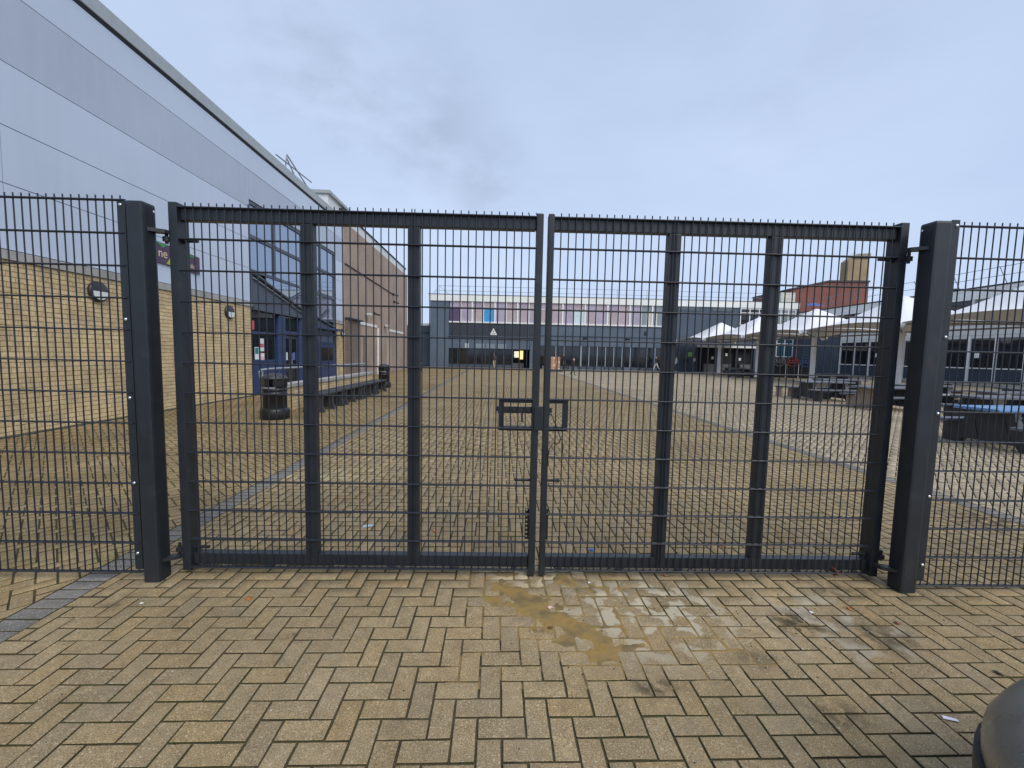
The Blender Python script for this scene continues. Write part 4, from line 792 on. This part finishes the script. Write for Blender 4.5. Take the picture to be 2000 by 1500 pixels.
table(15.3, 9.5, .01, 'picnic table in the second row behind the charcoal one', left=M_TAN2, bench_=M_TAN2); table(15.6, 12.6, .03, 'picnic table in the second row with pale grey benches', bench_=mat('pale_grey_plastic', (.32, .32, .31), .5)); table(15.2, 16.0, -.04, 'picnic table in the second row, farthest from the gate', left=M_TAN2)
table(18.6, 11.6, .0, 'charcoal picnic table in the third row nearest the fence'); table(18.4, 15.0, .05, 'charcoal picnic table in the third row by the canopy column', right=M_TAN2)
table(20.5, 33.4, .1, 'small far picnic table under the second canopy', name='picnic_table'); table(22.0, 37.2, -.1, 'far picnic table before the kiosk hatch'); table(24.6, 36.4, .05, 'far picnic table right of the kiosk hatch'); table(21.2, 24.0, 0, 'picnic table beside the third canopy column')
tb = tag(empty('tan_stool', (12.15, 15.1, 0)), 'tan plastic stool at the far left of the picnic tables', 'stool')
bx('seat', M_BEN, tb, -.36, .36, -.2, .2, .40, .45, c=.01)
for q in (-.30, .22): bx('leg_panel', M_TAN2, tb, q, q+.08, -.18, .18, 0, .40, c=.01)

# recycling housings with arched signs
def housing(x, y, col, label):
    o = tag(empty('recycling_housing', (x, y, 0), -.72), label, 'bin housing', 'recycling housings with oval signs')
    bx('cabinet', M_BIN, o, -.47, .47, -.3, .3, .05, 1.25, c=.02); bx('plinth', M_BLACK, o, -.46, .46, -.28, .28, 0, .05)
    n = 24; arch = [(.5*math.cos(math.pi*i/n), 1.42+.46*math.sin(math.pi*i/n)) for i in range(n+1)]+[(-.5, 1.26), (.5, 1.26)]
    s_ = MB().prism(arch, 1, -.33, -.25).build('arched_sign', M_BLACK, o)
    rg = MB()
    for i in range(28):
        a, c = 2*math.pi*i/28, 2*math.pi*(i+1)/28
        rg.cyl((.44*math.cos(a), -.335, 1.40+.36*math.sin(a)), (.44*math.cos(c), -.335, 1.40+.36*math.sin(c)), .028, n=6)
    m = mat('ring_%d%d' % (int(col[0]*100), int(col[2]*100)), col, .5); rg.build('oval_ring', m, s_); bx('sign_bar', m, s_, -.40, .40, -.345, -.331, 1.33, 1.40)
    for q in (-.22, 0, .22): bx('sign_mark', m, s_, q-.06, q+.06, -.345, -.331, 1.47, 1.62)
    for q in (-.495, .495): bx('post', M_COLW, o, q-.02, q+.02, -.31, -.27, 0, 1.3)
housing(25.16, 35.3, (.35, .37, .40), 'black housing with a grey oval sign, left of three'); housing(25.74, 34.4, (.55, .05, .05), 'black housing with a red oval sign, middle of three'); housing(26.26, 33.5, (.04, .12, .38), 'black housing with a blue oval sign, right of three')

# ------------------------------------------------------------------ people
M_SKIN = mat('skin', (.45, .27, .20), .6, var=.05)
def person(x, y, rz, label, h, jacket, trousers, hair, pose='stand', skin=M_SKIN, bag=None, shoes=None, hat=None):
    """one skinned mesh; joints in metres for a 1.75 m figure facing -y, then scaled"""
    k = h/1.75; A = {'stand': (0, 0, .04, .04), 'walk': (.30, -.30, -.28, .30), 'stride': (.46, -.42, -.4, .4), 'push': (.22, -.25, .95, .95), 'sit': (0, 0, .7, .7)}[pose]
    J = {}; E = []; R = {}
    def add(n, p, r, par=None): J[n] = p; R[n] = r; E.append((par, n)) if par else None
    hip = .93 if pose != 'sit' else .50
    lean = -.10 if pose == 'push' else -.02
    add('pelvis', (0, 0, hip), (.15, .11)); add('waist', (0, lean*.3, hip+.17), (.145, .10), 'pelvis'); add('chest', (0, lean*.7, hip+.38), (.165, .115), 'waist'); add('neck', (0, lean, hip+.57), (.058, .058), 'chest')
    add('head', (0, lean-.02, hip+.68), (.082, .09), 'neck'); add('crown', (0, lean-.005, hip+.79), (.075, .085), 'head')
    for s_, n, sw, ar in ((-1, 'l', A[0], A[2]), (1, 'r', A[1], A[3])):
        add('hip'+n, (s_*.09, 0, hip-.04), (.095, .10), 'pelvis')
        if pose == 'sit': kn = (s_*.11, -.42, hip+.02); an = (s_*.11, -.44, .09); to = (s_*.12, -.6, .05)
        else:
            kn = (s_*.10, -math.sin(sw)*.43, hip-.04-math.cos(sw)*.43); b_ = sw-.35*abs(sw)-(0.35 if sw < -.05 else 0)
            an = (s_*.10, kn[1]-math.sin(b_)*.40, kn[2]-math.cos(b_)*.40); lift = 0
            to = (s_*.12, an[1]-.15, an[2]-.045)
        add('knee'+n, kn, (.062, .068), 'hip'+n); add('ank'+n, an, (.042, .045), 'knee'+n); add('toe'+n, to, (.04, .03), 'ank'+n)
        add('sh'+n, (s_*.185, lean*.8, hip+.50), (.062, .062), 'chest')
        el = (s_*.225, lean*.8-math.sin(ar)*.28, hip+.50-math.cos(ar)*.28); a2 = ar+.35; wr_ = (s_*.22, el[1]-math.sin(a2)*.25, el[2]-math.cos(a2)*.25); ha = (s_*.21, wr_[1]-math.sin(a2)*.10, wr_[2]-math.cos(a2)*.10)
        add('el'+n, el, (.05, .05), 'sh'+n); add('wr'+n, wr_, (.036, .036), 'el'+n); add('ha'+n, ha, (.03, .04), 'wr'+n)
    names = list(J); me_ = bpy.data.meshes.new('person'); me_.from_pydata([J[n] for n in names], [(names.index(a), names.index(b_)) for a, b_ in E], [])
    o = bpy.data.objects.new('tmp', me_); COL.objects.link(o); md_ = o.modifiers.new('s', 'SKIN'); md_.use_smooth_shade = True
    for n, v in zip(names, me_.skin_vertices[0].data): v.radius = R[n]; v.use_root = (n == 'pelvis')
    ss = o.modifiers.new('u', 'SUBSURF'); ss.levels = 1; ss.render_levels = 1
    bm_ = bpy.data.meshes.new_from_object(o.evaluated_get(bpy.context.evaluated_depsgraph_get())); bpy.data.objects.remove(o)
    bm_.materials.clear()
    for m in (skin, jacket, trousers, hair, shoes or M_BLACK): bm_.materials.append(m)
    for p in bm_.polygons:
        c = p.center; z = c.z
        if z > hip+.60: i = 3 if (z > hip+.755 or (c.y > lean+.015 and z > hip+.66)) else 0
        elif z > hip+.05 or abs(c.x) > .185: i = 0 if (pose != 'push' and abs(c.x) > .17 and z < hip-.06) else 1
        elif z < .10 and pose != 'sit' or z < .1: i = 4
        else: i = 2
        p.material_index = i; p.use_smooth = True
    lo = min(v.co.z for v in bm_.vertices)
    for v in bm_.vertices: v.co = ((v.co.x)*k, v.co.y*k, (v.co.z-lo)*k)
    bm_.name = 'person'; pr = link('person', bm_, None, (x, y, 0), (0, 0, rz)); tag(pr, label, 'person')
    if bag: MB().box(-.17*k, .17*k, .10*k, .27*k, (hip+.08)*k, (hip+.50)*k, c=.05).build('backpack', bag, pr)
    if hat: MB().lathe([(.105*k, (hip+.74)*k), (.105*k, (hip+.82)*k), (.07*k, (hip+.885)*k), (.01, (hip+.90)*k)], 14, 0, (lean-.005)*k).build('hat', hat, pr)
    return pr
C = lambda n, c: mat(n, c, .85, var=.15, vscale=8)
person(-.92, 42.6, math.radians(200), 'person in a dark jacket and khaki trousers walking before the dark shop front', 1.72, C('plum_jacket', (.055, .045, .06)), C('khaki', (.36, .29, .20)), C('dark_hair', (.03, .025, .02)), 'walk', bag=C('grey_pack', (.05, .05, .06)))
person(5.95, 37.9, math.radians(-85), 'person in black pushing the stack of brown boxes', 1.70, C('black_coat', (.02, .02, .023)), C('black_trousers', (.025, .025, .03)), C('ginger_cap', (.40, .12, .08)), 'push')
person(5.62, 30.9, math.radians(60), 'short person in a dark coat and tan hat walking past the boxes', 1.28, C('dark_coat', (.025, .022, .025)), C('black_trousers', (0, 0, 0)), C('tan_hair', (.42, .32, .22)), 'walk', hat=C('tan_hat', (.50, .40, .30)))
person(17.35, 45.0, math.radians(-70), 'person in white trousers striding past the glazed doors', 1.72, C('black_top', (.03, .03, .035)), C('white_trousers', (.62, .60, .58)), C('dark_hair', (0, 0, 0)), 'stride', bag=C('black_pack', (.02, .02, .02)))
person(19.45, 44.6, math.radians(20), 'person in a white top beside the right gate upright', 1.68, C('white_top', (.65, .64, .66)), C('grey_trousers', (.10, .10, .12)), C('dark_hair', (0, 0, 0)), 'stand', shoes=C('white_shoe', (.7, .7, .7)))
person(20.75, 45.1, math.radians(-60), 'person in black with a bag below the small green sign', 1.80, C('black_hoodie', (.018, .018, .02)), C('charcoal_trousers', (.05, .05, .05)), C('dark_hair', (0, 0, 0)), 'stand', bag=C('navy_pack', (.03, .04, .07)))
person(18.9, 16.15, math.radians(-10), 'person in black seated at a picnic table behind the right gate post', 1.70, C('black_coat', (0, 0, 0)), C('black_trousers', (0, 0, 0)), C('dark_hair', (0, 0, 0)), 'sit')
# boxes on a pallet truck
M_BOX = [mat('cardboard_%d' % i, c, .85, var=.12, vscale=4) for i, c in enumerate([(.42, .24, .15), (.46, .27, .17), (.38, .22, .14)])]
pt = tag(empty('pallet_truck', (5.0, 37.85, 0)), 'low dark pallet truck under the brown boxes', 'trolley'); bx('deck', M_BLACK, pt, -.55, .65, -.42, .42, .07, .13)
for a in (-.45, .5):
    for b_ in (-.36, .36): MB().cyl((a, b_-.05, .06), (a, b_+.05, .06), .06, n=12).build('wheel', M_BIN, pt)
for r in range(4):
    for c in range(2):
        o = tag(empty('cardboard_box', (4.78+.44*c, 37.85, .132+.325*r), random.uniform(-.03, .03)), '%s cardboard box in the %s of the pallet truck stack' % (('left', 'right')[c], ('bottom layer', 'second layer', 'third layer', 'top layer')[r]), 'box', 'cardboard boxes on the pallet truck')
        bx('carton', M_BOX[(r+2*c) % 3], o, -.212, .212, -.36, .36, 0, .32, c=.006); bx('tape', mat('tape', (.55, .45, .35), .4), o, -.03, .03, -.363, -.3605, 0, .31)
        if (r+c) % 2: bx('box_label', M_WHT, o, .06, .16, -.363, -.3605, .12, .22)

# ------------------------------------------------------------------ litter on the pavers
def dead_leaf(x, y, s_, rz, col, label, z=.004, tilt=(0.1, 0.15)):
    pts_ = [(0, -.5), (.12, -.3), (.34, -.28), (.26, -.08), (.48, .06), (.22, .14), (.24, .36), (.06, .28), (0, .55), (-.06, .3), (-.26, .34), (-.2, .12), (-.46, .04), (-.26, -.1), (-.32, -.3), (-.1, -.3)]
    V_ = [(0, 0, .10)]+[(a, b_, .03+.16*abs(a)**1.2+.05*math.sin(5*b_)) for a, b_ in pts_]; V_ = [(a*s_, b_*s_, c*s_) for a, b_, c in V_]
    n = len(pts_); F_ = [(0, 1+i, 1+(i+1) % n) for i in range(n)]
    o = tag(empty('fallen_leaf', (x, y, z), rz), label, 'leaf', 'fallen leaves'); o.rotation_euler = (tilt[0], tilt[1], rz)
    bl = MB().add(V_, F_, 0, True).build('blade', mat('leaf_%d%d' % (int(col[0]*100), int(col[1]*100)), col, .6, var=.25, vscale=40), o); m_ = bl.modifiers.new('t', 'SOLIDIFY'); m_.thickness = .0012
    MB().cyl((0, -.5*s_, .02*s_), (.06*s_, -.85*s_, .05*s_), .0012, n=5).build('stalk', mat('leaf_stalk', (.12, .06, .02), .7), o)
OR, BR = (.42, .13, .03), (.13, .05, .025)
dead_leaf(-1.55, -.30, .045, .5, OR, 'orange leaf on the pavers in front of the left gate leaf'); dead_leaf(-.56, .74, .075, 1.2, (.45, .2, .08), 'large pale orange leaf behind the left gate leaf'); dead_leaf(2.38, .004, .085, 2.0, (.20, .06, .02), 'brown leaf against the bottom rail of the right gate leaf', .055, (1.2, .2)); dead_leaf(1.86, .52, .07, .3, (.5, .2, .07), 'pale orange leaf behind the right gate leaf')
dead_leaf(2.52, -.90, .05, 1.0, (.05, .025, .02), 'small dark curled leaf near the car'); dead_leaf(.30, -.565, .035, 2.4, BR, 'small brown leaf beside the spilled sand'); dead_leaf(2.20, -.36, .04, .4, OR, 'small orange leaf in front of the right gate post'); dead_leaf(2.38, -.50, .05, 2.9, (.24, .10, .06), 'reddish brown leaf in front of the right post'); dead_leaf(1.18, .015, .04, 1.1, (.4, .14, .05), 'small orange leaf under the right gate leaf', .01)
def scrap(x, y, l_, w_, rz, col, label, name='paper_scrap', cat='litter', z=.003):
    vs_ = [(-l_/2, -w_/2, 0), (l_/2, -w_/2, .002), (l_/2*.96, w_/2, 0), (-l_/2*.9, w_/2, .003)]; vs_ += [(a, b_, c+.0022) for a, b_, c in vs_]
    tag(MB().add(vs_, [(3, 2, 1, 0), (4, 5, 6, 7), (0, 1, 5, 4), (1, 2, 6, 5), (2, 3, 7, 6), (3, 0, 4, 7)]).build(name, mat('scrap_%d%d' % (int(col[0]*100), int(col[2]*100)), col, .5), None, (x, y, z), (0, 0, rz)), label, cat, 'litter on the pavers')
scrap(1.98, -1.17, .055, .016, -.35, (.78, .76, .86), 'white paper strip on the pavers near the car'); scrap(1.93, -.40, .02, .018, .2, (.75, .72, .85), 'tiny white scrap in front of the right gate leaf'); scrap(.32, -.37, .03, .02, .5, (.75, .55, .5), 'pinkish white scrap lying on the spilled sand'); scrap(-1.17, .83, .09, .05, .4, (.45, .52, .58), 'pale plastic scrap behind the left gate leaf'); scrap(.62, -.08, .016, .014, .1, (.8, .8, .8), 'tiny white scrap below the right gate leaf'); scrap(-2.15, -.36, .02, .012, .3, (.7, .7, .66), 'tiny white scrap in front of the left gate post'); scrap(-5.0, 8.35, .14, .09, .3, (.7, .72, .74), 'white paper under the bench nearest the bin')
tag(MB().lathe([(.015, 0), (.016, .002), (.016, .012), (.013, .014), (.002, .014)], 18).build('bottle_cap', mat('cap_blue', (.02, .16, .62), .35), None, (.735, .40, .003)), 'bright blue bottle cap behind the gate', 'bottle cap')

# crumbs of soil, twig and grit over the foreground pavers
db = MB(); r_ = random.Random(11)
for k in range(420):
    x, y = r_.uniform(-3.2, 3.4), r_.uniform(-1.4, 1.2)
    if r_.random() < .45: x, y = r_.gauss(1.9, .6), r_.gauss(-.5, .3)
    q = r_.uniform(.0015, .005); a = r_.uniform(0, 6.3); e_ = r_.uniform(.6, 3.2) if r_.random() < .3 else r_.uniform(.7, 1.4)
    c, s_ = math.cos(a)*q, math.sin(a)*q
    vs_ = [(x+c*e_, y+s_*e_, .001), (x-s_, y+c, .001), (x-c*e_, y-s_*e_, .001), (x+s_, y-c, .001), (x, y, .001+q*.9)]
    db.add(vs_, [(0, 1, 4), (1, 2, 4), (2, 3, 4), (3, 0, 4)], 0 if r_.random() < .6 else (1 if r_.random() < .5 else 2))
tag(db.build('grit_crumbs', [mat('soil_crumb', (.03, .022, .014), .95), mat('pale_grit', (.5, .47, .42), .9), mat('twig_crumb', (.12, .06, .03), .9)]), 'loose grit and soil crumbs scattered over the foreground pavers', 'grit', kind='stuff')

# ------------------------------------------------------------------ car at the right
def car_paint():
    m = mat('dusty_grey_paint', (.25, .26, .255), .30, metal=.6, var=.14, vscale=5, fine=.22, fscale=260, dirt=((.25, .23, .185), 11, .40, .66, .7), spec=.5); return m
M_CAR = car_paint()
car = tag(empty('parked_car', (2.17, -1.50, 0)), 'dusty silver-grey car, its front corner cut by the right picture edge', 'car')
def plan(hw, front, rad, back=-4.1, n=10):
    """outline seen from above; front nose at y=front (car frame, nose at 0)"""
    P_ = []
    for i in range(n+1): a = math.pi/2*i/n; P_.append((hw-rad+rad*math.cos(a), front-rad+rad*math.sin(a)-.10*(max(0, hw-rad+rad*math.cos(a))/hw)**2*0))
    P_ += [(-x, y) for x, y in reversed(P_)]
    P_ += [(-hw, back+rad*.6), (-hw+rad*.6, back), (hw-rad*.6, back), (hw, back+rad*.6)]
    return P_
def loft(name, levels, m, parent, cap_top=True):
    V_ = []; F_ = []; n = None
    for hw, fr_, rad, bk, z in levels:
        P_ = plan(hw, fr_, rad, bk); n = len(P_); V_ += [(x, y-.16*(abs(x)/.88)**2.2 if y > -.9 else y, z) for x, y in P_]
    for j in range(len(levels)-1): F_ += [(j*n+i, j*n+(i+1) % n, (j+1)*n+(i+1) % n, (j+1)*n+i) for i in range(n)]
    b_ = MB().add(V_, F_, 0, True)
    if cap_top: b_.add(V_[-n:], [tuple(range(n))])
    b_.add(V_[:n], [tuple(range(n))[::-1]])
    return b_.build(name, m, parent)
M_TRIM = mat('black_trim', (.018, .016, .016), .55)
loft('lower_trim', [(.84, -.06, .40, -4.05, .15), (.866, -.018, .42, -4.08, .20), (.878, -.006, .43, -4.1, .30), (.878, -.006, .43, -4.1, .366)], M_TRIM, car)
body = loft('body', [(.868, -.018, .43, -4.1, .372), (.872, -.014, .44, -4.12, .385), (.868, -.016, .44, -4.12, .44), (.846, -.036, .45, -4.1, .50), (.818, -.068, .46, -4.1, .56), (.785, -.115, .47, -4.08, .61), (.735, -.19, .47, -4.06, .655), (.64, -.38, .45, -4.02, .695), (.56, -.66, .42, -3.98, .735)], M_CAR, car)
def cab(name, levels, m):
    V_ = []; F_ = []
    for hw, f_, b2, z in levels: V_ += [(-hw, b2, z), (hw, b2, z), (hw, f_, z), (-hw, f_, z)]
    for j in range(len(levels)-1): F_ += [(j*4+i, j*4+(i+1) % 4, (j+1)*4+(i+1) % 4, (j+1)*4+i) for i in range(4)]
    F_.append(tuple(range(len(V_)-4, len(V_)))); return MB().add(V_, F_).build(name, m, car)
cab('window_band', [(.60, -.95, -3.85, .74), (.58, -1.75, -3.55, 1.36)], M_DARKG); cab('roof', [(.615, -1.72, -3.58, 1.362), (.60, -1.78, -3.5, 1.42), (.5, -1.95, -3.3, 1.45)], M_CAR)
for sx in (-1, 1):
    for yy in (-.82, -3.35):
        wh = MB().cyl((sx*.70, yy, .31), (sx*.872, yy, .31), .31, n=28).build('wheel', mat('tyre', (.02, .02, .02), .8), car); MB().cyl((sx*.868, yy, .31), (sx*.885, yy, .31), .2, n=20).build('rim', M_BOLT, wh)
    MB().prism([(sx*.40, -.16), (sx*.62, -.32), (sx*.66, -.52), (sx*.44, -.36)], 2, .50, .625).build('headlamp', glass('lamp_glass', (.25, .27, .28), .1), car)
bx('grille', M_TRIM, car, -.30, .30, -.14, -.012, .40, .48, c=.01); bx('number_plate', M_WHT, car, -.26, .26, -.011, -.004, .395, .485)
